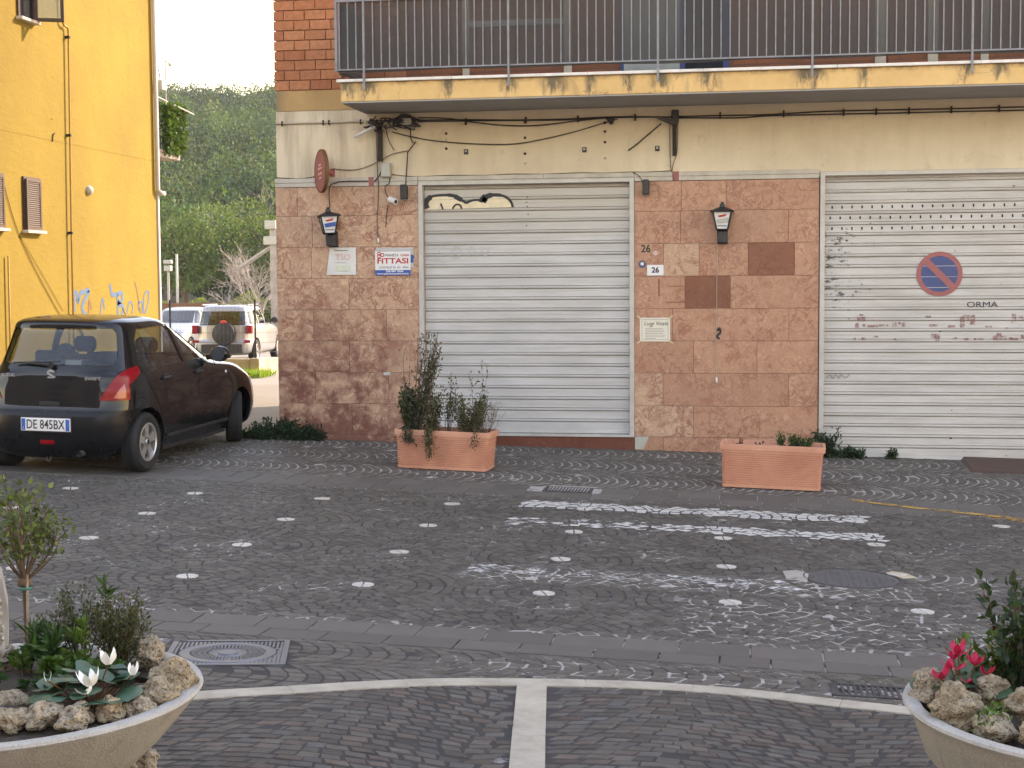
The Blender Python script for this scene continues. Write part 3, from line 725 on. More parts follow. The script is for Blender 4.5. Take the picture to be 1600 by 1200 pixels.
def grate(R, label, mat):
    cx, cy = (R[0]+R[1])/2, (R[2]+R[3])/2; hx, hy = (R[1]-R[0])/2, (R[3]-R[2])/2
    g = placed('drain_grate', (cx, cy, gzf(cx, cy)), 0, label, 'drain grate')
    m = MB(); m.box(-hx, hx, -hy, -hy+.025, -.04, .005); m.box(-hx, hx, hy-.025, hy, -.04, .005); m.box(-hx, -hx+.025, -hy+.025, hy-.025, -.04, .005); m.box(hx-.025, hx, -hy+.025, hy-.025, -.04, .005)
    m.build('frame', mat, g); m = MB(); m.box(-hx+.025, hx-.025, -hy+.025, hy-.025, -.06, -.045); m.build('pit', M['dark'], g)
    b = MB(); b.box(-.007, .007, -hy+.02, hy-.02, -.03, .003); bm_ = b.mesh('bar'); n = int(2*hx/.03)
    for k in range(1, n): link('bar', bm_, mat, g, (-hx+2*hx*k/n, 0, 0))
grate(GRATE, 'barred iron drain grate in the cobbles beside the red cyclamen bowl', M['irondark'])
grate(DRAIN, 'dark iron gutter grate in front of the closed shutter with graffiti', M['irondark'])

# ------------------------------------------------------------------ shop building
SH = empty('shop_building', (-5.57, YF, 0), label='brick and marble clad corner building with two closed roller shutters and a long balcony', cat='building')
SHM = Matrix.Translation((5.57, -YF, 0))
def sp(mb, name, mat, parent=None, smooth=False, **kw):
    """a part of the shop building, given in world metres"""
    for i, q in enumerate(mb.v): mb.v[i] = (q[0]+5.57, q[1]-YF, q[2])
    return mb.build(name, mat, SH if parent is None else parent, smooth, **kw)
BX1 = 13.0
m = MB(); m.box(-5.56, BX1, 17.0, 22.6, -.3, 14.2); sp(m, 'main_wall', M['brickwall'])
m = MB(); m.box(-5.58, BX1, YF+.012, 17.0, 3.235, 4.098); sp(m, 'fascia_wall', M['cream'])
m = MB(); m.box(-5.575, -4.0, YF+.008, 17.0, 4.102, 4.338); sp(m, 'plaster_band', M['orange'])
m = MB(); m.box(-5.57, -3.3, YF+.02, 17.0, 4.34, 14.2); BW = sp(m, 'brick_wall_backing', M['brickmortar'])
m = MB(); m.box(-4.28, BX1, YF+.014, 16.995, 4.1, 14.2); sp(m, 'upper_wall', M['brickwall'])
# bricks left of the balcony, one by one
bks = []
for L in (.246, .118, .18): mm = MB(); mm.box(0, L, 0, .028, 0, .106, .004); bks.append((L, mm.mesh('brick', recalc=True)))
for r in range(12):
    z = 4.343+r*.1155; x = -5.588; first = True
    while x < -4.2:
        b = bks[1] if (first and r % 2) else (bks[0] if random.random() < .86 else bks[2]); first = False
        link('brick', b[1], M['brick'], BW, (x+5.57+random.uniform(-.002, .002), -.005+random.uniform(-.003, .003), z), (0, random.uniform(-.004, .004), 0)); x += b[0]+.0095
# marble cladding
def cladding(x0, x1, zs, joints, mats, base, nm):
    bk = MB(); bk.box(x0+.005, x1-.002, YF+.026, 17.0, base, zs[0]); P = sp(bk, 'pier_core', M['trim'])
    for r in range(len(zs)-1):
        xs = [x0]+joints[r]+[x1]
        for k in range(len(xs)-1):
            mb = MB(); g = .0015; w = xs[k+1]-xs[k]; h = zs[r]-zs[r+1]
            mb.box(g, w-g, 0, .024, g, h-g, .0016)
            mt = mats(r, k)
            link('cladding_panel', mb.mesh('cladding_panel', recalc=True), mt, P, (xs[k]+5.57, random.uniform(-.0025, .002), zs[r+1]))
    return P
Z8 = [3.208, 2.871, 2.505, 2.138, 1.77, 1.403, 1.035, .662]
cladding(-5.597, -3.872, Z8+[.295, .0], [[-5.33, -4.40], [-5.155], [-5.17], [-4.716], [-5.155, -4.267], [-4.72], [-5.14, -4.25], [-4.7], [-4.3]], lambda r, k: M['marbleA'], -.1, 'a')
def mtB(r, k):
    if (r, k) in ((2, 3), (3, 1)): return M['marbleD']
    if (r, k) in ((6, 0), (7, 0), (2, 1)): return M['marbleA']
    return M['marbleB']
cladding(-1.362, .696, Z8+[.306, -.06], [[-.83, -.33], [-.84, .36], [-1.03, -.63, -.085, .43], [-.79, -.28], [-.93, .37], [-.69, .02], [-1.035, .37], [-.69], [-1.03, -.1]], mtB, -.2, 'b')
cladding(4.28, 6.3, Z8+[.306, -.2], [[5.0], [5.5], [5.0], [5.6], [4.9], [5.5], [5.1], [5.6], [5.0]], lambda r, k: M['marbleB'], -.3, 'c')
# grey trim band above the cladding, in lengths
for a, b in ((-5.60, -4.46), (-4.40, -3.876), (-3.872, -2.4), (-2.397, -1.364), (-1.36, -.93), (-.86, .694), (4.28, 6.3)):
    m = MB(); m.box(a, b, YF-.016, YF+.011, 3.262, 3.311, .003); m.box(a, b, YF-.008, YF+.012, 3.212, 3.261, .003); sp(m, 'trim_band', M['trim'])
for a, b in ((-4.462, -4.398), (-.932, -.858)):
    m = MB(); m.box(a, b, YF-.001, YF+.012, 3.212, 3.315); sp(m, 'trim_gap', M['redfade'])
# roller shutters, slat by slat
def slat_mesh(w, p):
    prof = [(.018, .0), (.018, .007), (-.006, .008), (-.01, .012), (-.01, .017), (-.006, .021), (.002, .024), (.002, .033), (.012, .0335), (.012, .0385), (-.003, .039), (-.005, .043), (-.003, .05), (-.002, p*.6), (-.001, p-.003), (.006, p-.0005), (.022, p-.0005), (.022, 0)]
    m = MB(); m.prism(prof, 0, w, 'yz'); return m.mesh('slat', recalc=True)
def shutter(x0, x1, ztop, zbot, pitch, mat, nm, ys):
    R = empty('roller_shutter'); R.parent = SH; R.location = (x0+5.57, ys-YF, 0); R['label'] = nm
    sl = slat_mesh(x1-x0, pitch); n = int((ztop-zbot-.13)/pitch)+1; z = zbot+.13
    for k in range(n): link('slat', sl, mat, R, (0, 0, z+k*pitch))
    m = MB(); m.box(0, x1-x0, -.004, .02, zbot, zbot+.128, .003); m.box(0, x1-x0, -.012, .0, zbot, zbot+.022, .003); m.build('bottom_rail', mat, R)
    for s, xx in ((0, -.062), (1, x1-x0)):
        m = MB(); m.box(xx+.004, xx+.058, -(ys-YF)-.022, .03, zbot-.03, ztop+.035, .004); m.build('guide_rail', M['frame'], R)
    m = MB(); m.box(-.058, x1-x0+.058, -(ys-YF)-.019, .03, ztop+.002, ztop+.05, .004); m.build('lintel_rail', M['frame'], R)
    m = MB(); m.box(-.05, x1-x0+.05, .03, .06, zbot-.05, ztop+.1); m.build('dark_backing', M['dark'], R)
    return R
YS = 16.872
RA = shutter(-3.812, -1.42, 3.205, .332, .1283, M['shutterA'], 'closed pale grey slatted shutter with a black bubble graffiti at its top', YS)
RB = shutter(.762, 4.22, 3.232, .07, .1185, M['shutterB'], 'closed worn off-white shutter with a painted no parking disc', YS)
def shl(R, x): return x-(-3.812 if R is RA else .762)
# graffiti on the first shutter
yo = -.0095
gp = [(-3.8, 2.93), (-3.8, 2.999), (-3.769, 3.05), (-3.708, 3.086), (-3.594, 3.095), (-3.48, 3.09), (-3.398, 3.051), (-3.315, 2.999), (-3.254, 3.027), (-3.179, 3.033), (-3.127, 3.018), (-3.089, 3.061), (-3.021, 3.086), (-2.916, 3.084), (-2.842, 3.057), (-2.79, 3.005), (-2.768, 2.945)]
m = MB(); m.add([(shl(RA, x), yo, z) for x, z in gp], [tuple(range(len(gp)))]); G1 = m.build('graffiti_fill', M['cream2'], RA)
def stroke(pts, w, y, n=5):
    pp = smooth_path([(p[0], 0, p[1]) for p in pts], n); m = MB(); L = []; Rr = []
    ws = w if hasattr(w, '__len__') else [w]*len(pp)
    for i, p in enumerate(pp):
        t = (pp[min(i+1, len(pp)-1)]-pp[max(i-1, 0)]).normalized(); nn = Vector((-t.z, 0, t.x)); ww = ws[min(len(ws)-1, int(i/len(pp)*len(ws)))]
        L.append(p+nn*ww/2); Rr.append(p-nn*ww/2)
    vs = [(p.x, y, p.z) for p in L+Rr]; n = len(pp); m.add(vs, [(i, i+1, n+i+1, n+i) for i in range(n-1)]); return m
def shstroke(R, pts, w, mat, nm, y=-.0105):
    return stroke([(shl(R, x), z) for x, z in pts], w, y).build(nm, mat, R)
shstroke(RA, [(-3.785, 2.94)]+gp[1:8], [.075, .07, .06, .03, .03, .04, .055, .03], M['ink'], 'graffiti_outline')
shstroke(RA, gp[7:12], [.03, .026, .03, .05], M['ink'], 'graffiti_outline')
shstroke(RA, gp[10:], [.09, .06, .04, .03, .03, .028], M['ink'], 'graffiti_outline')
shstroke(RA, [(-3.62, 3.0), (-3.6, 2.95), (-3.595, 2.93)], .022, M['ink'], 'graffiti_outline')
shstroke(RA, [(-3.48, 2.935), (-3.45, 2.975), (-3.415, 2.985), (-3.385, 2.97), (-3.37, 2.935)], .022, M['ink'], 'graffiti_outline')
for p in ([(-3.6, 2.55), (-3.66, 2.36), (-3.56, 2.33)], [(-3.45, 2.5), (-3.5, 2.4), (-3.42, 2.37), (-3.38, 2.47), (-3.45, 2.5)], [(-3.3, 2.37), (-3.26, 2.5), (-3.2, 2.38)], [(-3.15, 2.5), (-3.1, 2.38), (-3.05, 2.5)]):
    shstroke(RA, p, .012, M['ghost'], 'painted_over_tag')
m = MB()
for dz in (0, .06, .11, .2, .33): m.lathe([(.0, -.002), (.008, 0)], 8, (shl(RA, -2.6)+random.uniform(-.01, .01), yo, 3.06-dz), 'y')
m.build('rust_spots', M['rust'], RA)
# marks on the second shutter
def dec(name, mat, polys, y=-.0098):
    m = MB()
    for p in polys: m.add([(shl(RB, a), y, b) for a, b in p], [tuple(range(len(p)))])
    return m.build(name, mat, RB)
cx, cz, r = 2.004, 2.141, .247
circ = lambda r, a=0, b=2*pi, n=40: [(cx+r*cos(a+(b-a)*k/n), cz+r*sin(a+(b-a)*k/n)) for k in range(n)]
m = MB(); n = 48
vs = [(shl(RB, cx+q*cos(2*pi*k/n)), -.0102, cz+q*sin(2*pi*k/n)) for q in (.247, .198) for k in range(n)]
m.add(vs, [(k, (k+1) % n, n+(k+1) % n, n+k) for k in range(n)]); m.build('no_parking_ring', M['redfade'], RB)
dec('no_parking_disc', M['bluefade'], [circ(.197)], -.0098)
sgn = [(cx-.165, cz+.115), (cx-.115, cz+.165), (cx+.165, cz-.115), (cx+.115, cz-.165)]
dec('no_parking_bar', M['redfade'], [sgn], -.0106)
def rect(x, z, w, h): return [(x, z), (x+w, z), (x+w, z+h), (x, z+h)]
wall_text('ORMA', shl(RB, 2.464), -.011, 1.80, .085, M['ink'], RB, 0, 0, .33, 'tag_lettering')
shstroke(RB, [(.79, .985), (.83, 1.02), (.86, .98), (.89, 1.02), (.93, .985), (.95, 1.025), (1.0, .99), (1.05, 1.03)], .009, M['greyink'], 'tag_lettering')
rr = random.Random(5)
prow = [(1.12, .09, 1.62, .05), (1.14, .05, 1.68, .02), (1.10, .04, 1.54, .06), (1.18, .03, 1.56, .03), (1.07, .04, 1.41, .025), (1.17, .05, 1.41, .03), (1.23, .12, 1.555, .025), (1.36, .1, 1.565, .022), (1.5, .05, 1.56, .05), (1.57, .03, 1.585, .03), (1.61, .035, 1.56, .05), (1.3, .05, 1.44, .02), (1.86, .06, 1.66, .02), (1.9, .09, 1.56, .03), (1.92, .1, 1.43, .05), (1.97, .04, 1.40, .05), (2.1, .08, 1.55, .025), (2.15, .05, 1.42, .022), (2.23, .05, 1.55, .12), (2.26, .13, 1.655, .035), (2.34, .05, 1.58, .07), (2.3, .03, 1.62, .03), (2.27, .06, 1.41, .025), (2.38, .11, 1.41, .025), (2.5, .07, 1.55, .02), (2.58, .15, 1.41, .05), (2.62, .05, 1.46, .03), (2.75, .1, 1.41, .03), (2.78, .045, 1.6, .1), (2.86, .04, 1.64, .04), (2.9, .03, 1.61, .03), (2.88, .14, 1.43, .04), (3.0, .13, 1.66, .025), (2.98, .05, 1.5, .07), (3.03, .12, 1.545, .045), (1.52, .03, 1.41, .02), (2.7, .04, 1.53, .02)]
for x, w, z, h in prow: dec('faded_letter_patch', M['redsmear'], [rect(x, z, w, h)], -.0115)
m = MB()
for zr, off in ((2.837, 0), (2.722, -.02), (2.607, 0)):
    zr = .07+.13+round((zr-.2)/.1185-.5)*.1185+.075
    for k in range(24): m.box(.068+off+k*.1085, .085+off+k*.1085, -.0022, .004, zr-.024, zr+.024)
m.build('vent_slot_shade', M['dark'], RB)['kind'] = 'stuff'  # dark raised boxes, the shade of open slots painted in
m = MB()
for x, z in ((1.66, 3.06), (1.7, 3.06), (2.78, 3.09), (2.15, .32), (1.0, 2.52), (2.02, 1.51)): m.box(shl(RB, x)-.012, shl(RB, x)+.012, -.004, 0, z-.01, z+.01)
m.build('bolt_heads', M['rust'], RB)
# thresholds
m = MB(); m.box(-3.868, -1.366, YF-.012, 17.0, -.1, .296, .004); sp(m, 'door_step', M['marblestep'])
m = MB(); m.box(-3.868, -1.366, YF-.03, 16.9, .298, .327, .004); sp(m, 'door_sill', M['frame'])
m = MB(); m.box(.70, 4.27, YF-.01, 17.0, -.3, .062, .004); sp(m, 'door_step', M['trim'])
m = MB(); m.prism([(-1.355, .306), (-1.195, .306), (-1.26, .16), (-1.355, .165)], YF-.004, YF+.02); sp(m, 'mortar_repair', M['greybox'])
m = MB(); m.box(-4.31, -4.23, YF-.003, YF+.01, 1.0, 1.035); sp(m, 'tape_patch', M['ghost'])
for a, b, c, d in ((-1.09, .015, 1.91, .2), (-.95, .25, 2.02, .008), (-1.0, .3, 1.84, .007)):
    m = MB(); m.box(a, a+b, YF-.004, YF+.01, c, c+(d if b < .1 else d)); sp(m, 'old_fixing_mark', M['marbleD'])
# --- balcony
BA = empty('balcony'); BA.parent = SH
def bp(mb, name, mat, **kw): return sp(mb, name, mat, BA, **kw)
m = MB(); m.box(-4.49, BX1, 15.76, 16.806, 4.06, 4.263, .004); bp(m, 'slab', M['ochre'])
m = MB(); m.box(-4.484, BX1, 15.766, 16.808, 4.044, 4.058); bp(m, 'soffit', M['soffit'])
x = -4.53
while x < BX1:
    w = random.uniform(1.2, 1.5); m = MB(); m.box(x, min(BX1, x+w-.003), 15.725, 16.806, 4.266, 4.298, .004); bp(m, 'edge_slab', M['marblelip']); x += w
YR = 15.74
posts = [-4.209+1.5925*k for k in range(11)]
pm = MB(); pm.box(-.011, .011, -.011, .011, 4.17, 5.16); pmesh = pm.mesh('post')
for x in posts: link('railing_post', pmesh, M['railgrey'], BA, (x+5.57, YR-.035-YF, 0), (0, 0, 0))
bm_ = MB(); bm_.box(-.0062, .0062, -.0062, .0062, 4.404, 5.135); bmesh_ = bm_.mesh('baluster')
xs = [-4.209-.0937*k for k in (1, 2, 3)]
for i in range(9): xs += [posts[i]+.0937*k for k in range(1, 17)]
for x in xs: link('baluster', bmesh_, M['railgrey'], BA, (x+5.57, YR-YF, 0))
for z0, z1, h in ((4.392, 4.408, .008), (5.128, 5.15, .014)):
    m = MB(); m.box(-4.53, BX1, YR-h, YR+h, z0, z1); bp(m, 'rail', M['railgrey'])
    m = MB(); m.box(-4.536, -4.52, YR+h, YF+.02, z0, z1); bp(m, 'side_rail', M['railgrey'])
m = MB(); m.box(-4.54, -4.515, YR-.012, YR+.012, 4.38, 5.14); bp(m, 'corner_post', M['railgrey'])
for k in range(1, 10):
    m = MB(); m.box(-4.534, -4.522, YR+.1*k-.006, YR+.1*k+.006, 4.404, 5.13); bp(m, 'baluster', M['railgrey'])
m = MB(); nx = 200; zz = (4.40, 4.6, 4.85, 5.13); vs = []
for i in range(nx+1):
    x = -4.5+i*(BX1+4.5)/nx
    for j, z in enumerate(zz): vs.append((x, YR+.022+.008*sin(x*3+j), z+(-.014-.022*abs(sin(x*1.9)) if j == 0 else 0)))
m.add(vs, [(4*i+j, 4*i+4+j, 4*i+5+j, 4*i+j+1) for i in range(nx) for j in range(3)]); bp(m, 'shade_net', M['net'], smooth=True)
m = MB(); vs = []
for i in range(13):
    y = YR+.03+i*.083
    for z in (4.36-.02*sin(i), 4.8, 5.12): vs.append((-4.505+.01*sin(i*2), y, z))
m.add(vs, [(3*i+j, 3*i+3+j, 3*i+4+j, 3*i+j+1) for i in range(12) for j in range(2)]); bp(m, 'shade_net', M['net'], smooth=True)
# doors, posts and screens on the balcony wall
for a, b, z1, mt, nm in ((-3.33, -3.25, 6.4, 'cream', 'door_jamb'), (-3.25, -2.16, 4.98, 'brickwall', 'window_parapet'), (-3.25, -2.16, 5.06, 'trim', 'window_sill'), (-2.16, -2.07, 6.4, 'cream', 'door_jamb'), (-1.52, -1.48, 6.4, 'bluefade', 'door_frame'), (-1.48, -.85, 6.4, 'greybox', 'door_leaf'), (-.85, -.79, 6.4, 'bluefade', 'door_frame'), (-.79, -.37, 6.4, 'interior', 'door_leaf'), (-.37, -.3, 6.4, 'bluefade', 'door_frame'), (1.28, 1.4, 6.4, 'cream', 'door_jamb'), (1.42, 1.84, 4.98, 'brickwall', 'window_parapet'), (1.84, 1.95, 6.4, 'cream', 'door_jamb'), (2.4, 2.48, 6.4, 'cream', 'door_jamb')):
    m = MB(); d = .04 if 'jamb' in nm else (.05 if 'sill' in nm else .025)
    z0 = 4.99 if 'sill' in nm else 4.298
    m.box(a+.001, b-.001, YF+.012-d, YF+.02, z0, z1, .003); bp(m, nm, M[mt])
# --- things fixed to the wall
def tube_thing(name, paths, r, mat, label, cat, y=YF-.02, smooth_n=6, group=None):
    m = MB()
    for p in paths: m.tube(smooth_path([(a, y, b) for a, b in p], smooth_n), r, 5)
    o = m.build(name, mat, None, True); return tag(o, label, cat, group)
C = {
    'conduit_left': [(-5.58, 3.959), (-5.03, 3.957), (-4.40, 3.961)],
    'main_a': [(-4.40, 3.961), (-4.02, 3.951), (-3.85, 3.955), (-3.36, 3.950), (-2.76, 3.932), (-2.17, 3.928), (-1.58, 3.939), (-0.94, 3.923)],
    'main_b': [(-3.85, 3.940), (-3.06, 3.932), (-2.17, 3.918), (-1.51, 3.930), (-0.86, 3.918)],
    'main_c': [(-3.85, 3.984), (-3.51, 3.968), (-3.21, 3.917), (-2.83, 3.872), (-2.46, 3.863), (-2.02, 3.903), (-1.58, 3.936)],
    'sag': [(-4.17, 3.830), (-3.96, 3.774), (-3.66, 3.716), (-3.21, 3.673), (-2.76, 3.660), (-2.39, 3.710), (-2.02, 3.788), (-1.66, 3.887), (-1.55, 3.913)],
    'right_a': [(-0.86, 3.925), (-0.44, 3.925), (0.13, 3.922), (0.75, 3.941), (1.51, 3.940), (2.19, 3.936), (2.86, 3.937), (5, 3.93), (9, 3.94)],
    'right_b': [(-0.86, 3.911), (-0.22, 3.895), (0.13, 3.908), (0.82, 3.908), (1.51, 3.905), (2.19, 3.905), (2.86, 3.902), (5, 3.9), (9, 3.9)],
    'dropR': [(-1.06, 3.852), (-1.22, 3.719), (-1.33, 3.629), (-1.43, 3.559)],
    'brk2_l': [(-0.96, 3.88), (-0.96, 3.621), (-0.95, 3.356), (-0.91, 3.219)],
    'brk2_r': [(-0.87, 3.88), (-0.88, 3.548), (-0.92, 3.406), (-0.94, 3.299)],
    'band1': [(-4.18, 3.34), (-3.91, 3.312), (-3.51, 3.318), (-3.06, 3.312), (-2.76, 3.320), (-2.39, 3.312), (-2.02, 3.320), (-1.69, 3.312), (-1.40, 3.318), (-1.22, 3.314), (-0.94, 3.323)],
    'sp2': [(-1.38, 3.315), (-1.30, 3.262), (-1.25, 3.161)],
    'dish_l': [(-5.59, 3.328), (-5.28, 3.311), (-5.08, 3.338), (-4.95, 3.36)],
    'dish_r': [(-4.90, 3.42), (-4.69, 3.401), (-4.54, 3.417), (-4.35, 3.487), (-4.18, 3.572), (-3.99, 3.61)],
    'dish_d': [(-4.93, 2.96), (-4.93, 3.200), (-4.85, 3.252), (-4.77, 3.269), (-4.46, 3.267)],
    'vdown': [(-4.36, 3.9), (-4.35, 3.435), (-4.34, 3.139), (-4.36, 2.805), (-4.35, 2.605)],
    'vdown2': [(-4.29, 3.9), (-4.29, 3.508), (-4.31, 3.361), (-4.39, 3.259)],
    'cctvc': [(-4.20, 3.33), (-4.21, 3.241), (-4.26, 3.204), (-4.25, 3.123), (-4.21, 3.048)],
    'cctvd': [(-4.23, 2.989), (-4.25, 2.841), (-4.26, 2.730)],
    'jb1d': [(-3.95, 3.9), (-3.95, 3.759), (-3.92, 3.699)], 'jb1e': [(-3.89, 3.713), (-3.99, 3.591)],
    'spd': [(-3.99, 3.590), (-4.00, 3.429), (-4.02, 3.16)],
    'lamp2c': [(-0.42, 2.52), (-0.43, 2.144), (-0.43, 1.784), (-0.44, 1.423), (-0.43, 0.988)],
    'twig': [(-4.25, 3.88), (-4.21, 3.728), (-4.15, 3.616)]}
tube_thing('conduit', [C['conduit_left']], .012, M['cablegrey'], 'pale conduit running from the brick corner to the black bracket', 'conduit', YF-.004)
tube_thing('cable_bundle', [C['main_a'], C['main_b']], .007, M['cable'], 'dark pair of cables between the two wall brackets under the balcony', 'cable')
tube_thing('cable', [C['main_c']], .007, M['cable'], 'dark cable dipping slightly beneath the pair under the balcony', 'cable', YF-.028)
tube_thing('cable', [C['sag']], .006, M['cable'], 'thin dark cable hanging in a deep curve above the graffiti shutter', 'cable', YF-.012)
tube_thing('cable_bundle', [C['right_a'], C['right_b']], .008, M['cable'], 'dark cables running above the no parking shutter', 'cable')
tube_thing('cable', [C['dropR']], .008, M['cable'], 'short brown cable slanting down from the junction bracket', 'cable', YF-.008)
tube_thing('cable', [C['brk2_l'], C['brk2_r']], .005, M['cablebrown'], 'brown cable loop hanging either side of the narrow bracket', 'cable', YF-.012)
tube_thing('cable', [C['band1']], .004, M['cable'], 'thin cable along the top of the grey trim over the graffiti shutter', 'cable', YF-.004)
tube_thing('cable', [C['sp2']], .004, M['cable'], 'thin cable down to the black spotlight by the number plate', 'cable', YF-.022)
tube_thing('cable', [C['dish_l']], .005, M['cable'], 'thin cable from the brick corner to the red oval sign', 'cable', YF-.006)
tube_thing('cable', [C['dish_r']], .005, M['cablebrown'], 'thin cable rising from the red oval sign towards the junction box', 'cable', YF-.006)
tube_thing('cable', [C['dish_d']], .006, M['cable'], 'dark cable feeding the tilted lantern along the trim', 'cable', YF-.022)
tube_thing('cable', [C['vdown']], .006, M['cablebrown'], 'long brown cable hanging beside the letting sign', 'cable', YF-.026)
tube_thing('cable', [C['vdown2']], .007, M['cable'], 'dark cable curving from the bracket into the trim gap', 'cable', YF-.024)
tube_thing('cable', [C['cctvc'], C['cctvd']], .005, M['cable'], 'dark cable feeding the white security camera', 'cable', YF-.02)
tube_thing('cable', [C['jb1d'], C['jb1e'], C['spd']], .007, M['cable'], 'dark cable from the upper junction box to the small spotlight', 'cable', YF-.014)
tube_thing('cable', [C['lamp2c']], .004, M['cablegrey'], 'thin grey cable hanging from the square lantern', 'cable', YF-.008)
tube_thing('cable', [C['twig']], .005, M['cable'], 'short loose wire end below the black bracket', 'cable', YF-.01)
for x, z, lb in ((-4.35, 2.585, 'small white cable end beside the letting sign'), (-.43, .965, 'small white cable end low on the pink marble pier')):
    m = MB(); m.cyl((x, YF-.02, z-.04), (x, YF-.02, z+.03), .014, .008, 8); tag(m.build('cable_connector', M['white'], None, True), lb, 'connector')
m = MB(); m.tube(smooth_path([(-.42, YF-.008, 1.52), (-.40, YF-.02, 1.55), (-.39, YF-.02, 1.5), (-.43, YF-.012, 1.46), (-.4, YF-.015, 1.43)], 4), .011, 5)
tag(m.build('tape_knot', M['ink'], None, True), 'knot of black tape on the hanging lantern cable', 'tape')
# conduit and cable clips
for x in (-5.5, -5.0, -4.93, -4.55): m = MB(); m.box(x-.008, x+.008, YF-.02, YF+.012, 3.93, 3.985, .003); tag(m.build('cable_clip', M['rust']), 'small dark clip holding the pale conduit', 'clip', 'clips on the pale conduit')
for x in (-3.3, -2.6, -2.0, -1.35, -.4, .3, .95, 1.3, 1.65, 2.1, 2.6): m = MB(); m.box(x-.009, x+.009, YF-.03, YF+.012, 3.89, 3.965, .003); tag(m.build('cable_clip', M['rust']), 'small dark clip holding the dark cables', 'clip', 'clips on the dark cables')
# brackets and boxes
m = MB(); m.box(-4.345, -4.295, YF-.03, YF+.014, 3.5, 3.9); m.box(-4.36, -4.28, YF-.4, YF-.02, 3.89, 3.915); b = m.build('wall_bracket', M['rust']); tag(b, 'dark steel bracket under a tangle of cables beside the letting sign pier', 'bracket')
m = MB(); rr = random.Random(3)
for k in range(16):
    p = [(-4.5+rr.uniform(0, .5), YF-.03-rr.uniform(0, .08), 3.9+rr.uniform(-.03, .07))]
    for _ in range(4): p.append((p[-1][0]+rr.uniform(-.03, .12), YF-.03-rr.uniform(0, .1), p[-1][2]+rr.uniform(-.045, .03)))
    m.tube(smooth_path(p, 4), .0075, 5)
tag(m.build('cable_tangle', M['cable'], None, True), 'thick knot of black cables on the steel bracket', 'cable')
m = MB(); m.tube([(-4.6, YF-.06, 3.78), (-4.35, YF-.08, 3.9)], .018, 6); tag(m.build('broken_tube', M['white'], None, True), 'slanted white tube hooked on the cable knot', 'tube')
m = MB(); m.tube([(-4.47, YF-.07, 3.96), (-4.49, YF-.07, 3.82)], .011, 6); tag(m.build('wooden_peg', M['tape'], None, True), 'yellow stick hanging from the cable knot', 'stick')
def boxthing(name, x0, x1, z0, z1, d, mat, label, cat, lid=True):
    e = empty(name, ((x0+x1)/2, YF+.012, z0), label=label, cat=cat); w = (x1-x0)/2
    m = MB(); m.box(-w, w, -d, 0, 0, z1-z0, .006); m.build('housing', mat, e)
    if lid: m = MB(); m.box(-w+.008, w-.008, -d-.006, -d+.001, .008, z1-z0-.008, .003); m.build('lid', mat, e)
    return e
boxthing('junction_box', -4.048, -3.927, 3.871, 3.984, .07, M['greybox'], 'grey junction box wrapped in cables under the balcony', 'junction box')
boxthing('junction_box', -4.298, -4.185, 3.308, 3.473, .08, M['greybox'], 'grey junction box just above the grey trim', 'junction box')
m = MB(); rr = random.Random(9)
for k in range(10):
    p = [(-4.16+rr.uniform(0, .08), YF-.05, 3.93+rr.uniform(-.03, .05)), (-4.0+rr.uniform(-.05, .05), YF-.05, 4.0+rr.uniform(0, .03)), (-3.85+rr.uniform(-.03, .06), YF-.05, 3.93+rr.uniform(-.06, .03))]
    m.tube(smooth_path(p, 5), .009, 5)
tag(m.build('cable_tangle', M['cable'], None, True), 'cables looped over the upper grey junction box', 'cable')
m = MB(); m.box(-.93, -.885, YF-.03, YF+.014, 3.49, 3.84); tag(m.build('wall_bracket', M['rust']), 'narrow dark steel bracket between the two brown cables', 'bracket')
m = MB(); m.prism([(-1.1, 3.905), (-1.08, 3.925), (-.87, 3.87), (-.87, 3.835), (-.93, 3.83)], YF-.1, YF-.03); m.box(-.94, -.86, YF-.06, YF+.014, 3.86, 4.0, .01)
tag(m.build('splice_housing', M['irondark']), 'dark cable splice housing on top of the narrow bracket', 'cable box')
m = MB(); m.prism([(-1.68, 3.92), (-1.58, 3.92), (-1.6, 3.86), (-1.63, 3.85)], YF-.05, YF-.015); tag(m.build('torn_tape', M['rust']), 'torn scrap of tape hanging on the dark cables', 'tape')
for x, z in ((-3.303, 3.585), (-1.93, 3.579), (-1.102, 3.576)):
    e = empty('anchor_plate', (x, YF+.012, z), label='small square metal anchor plate above the graffiti shutter', cat='anchor', group='anchor plates on the cream fascia')
    m = MB(); m.box(-.025, .025, -.01, 0, -.03, .03, .002); m.build('plate', M['irondark'], e); m = MB(); m.box(-.012, .012, -.03, -.01, -.005, .018); m.build('bolt', M['greybox'], e)
for x, zs in ((-2.615, (3.91, 3.73, 3.55, 3.44)), (-1.696, (3.88, 3.78, 3.66, 3.48)), (-3.536, (3.627, 3.8, 3.72))):
    for z in zs: m = MB(); m.lathe([(0.001, -.012), (.012, -.012), (.016, .0), (.016, .004)], 10, (x, YF+.012, z), 'y'); tag(m.build('wall_plug', M['rust'] if z != zs[-1] else M['greybox']), 'small plugged fixing hole in the cream fascia', 'wall plug', 'fixing holes in the cream fascia')
def spot(x, z, label):
    e = empty('spotlight', (x, YF+.01, z), label=label, cat='spotlight')
    m = MB(); m.box(-.035, .035, -.13, -.02, -.08, .09, .008); m.build('housing', M['blackmetal'], e)
    m = MB(); m.box(-.012, .012, -.03, .005, .0, .04); m.build('arm', M['blackmetal'], e)
    m = MB(); m.box(-.028, .028, -.1, -.04, -.088, -.08); m.build('lens', M['greybox'], e)
spot(-4.023, 3.125, 'small black box spotlight left of the graffiti shutter')
spot(-1.225, 3.133, 'small black box spotlight right of the graffiti shutter')
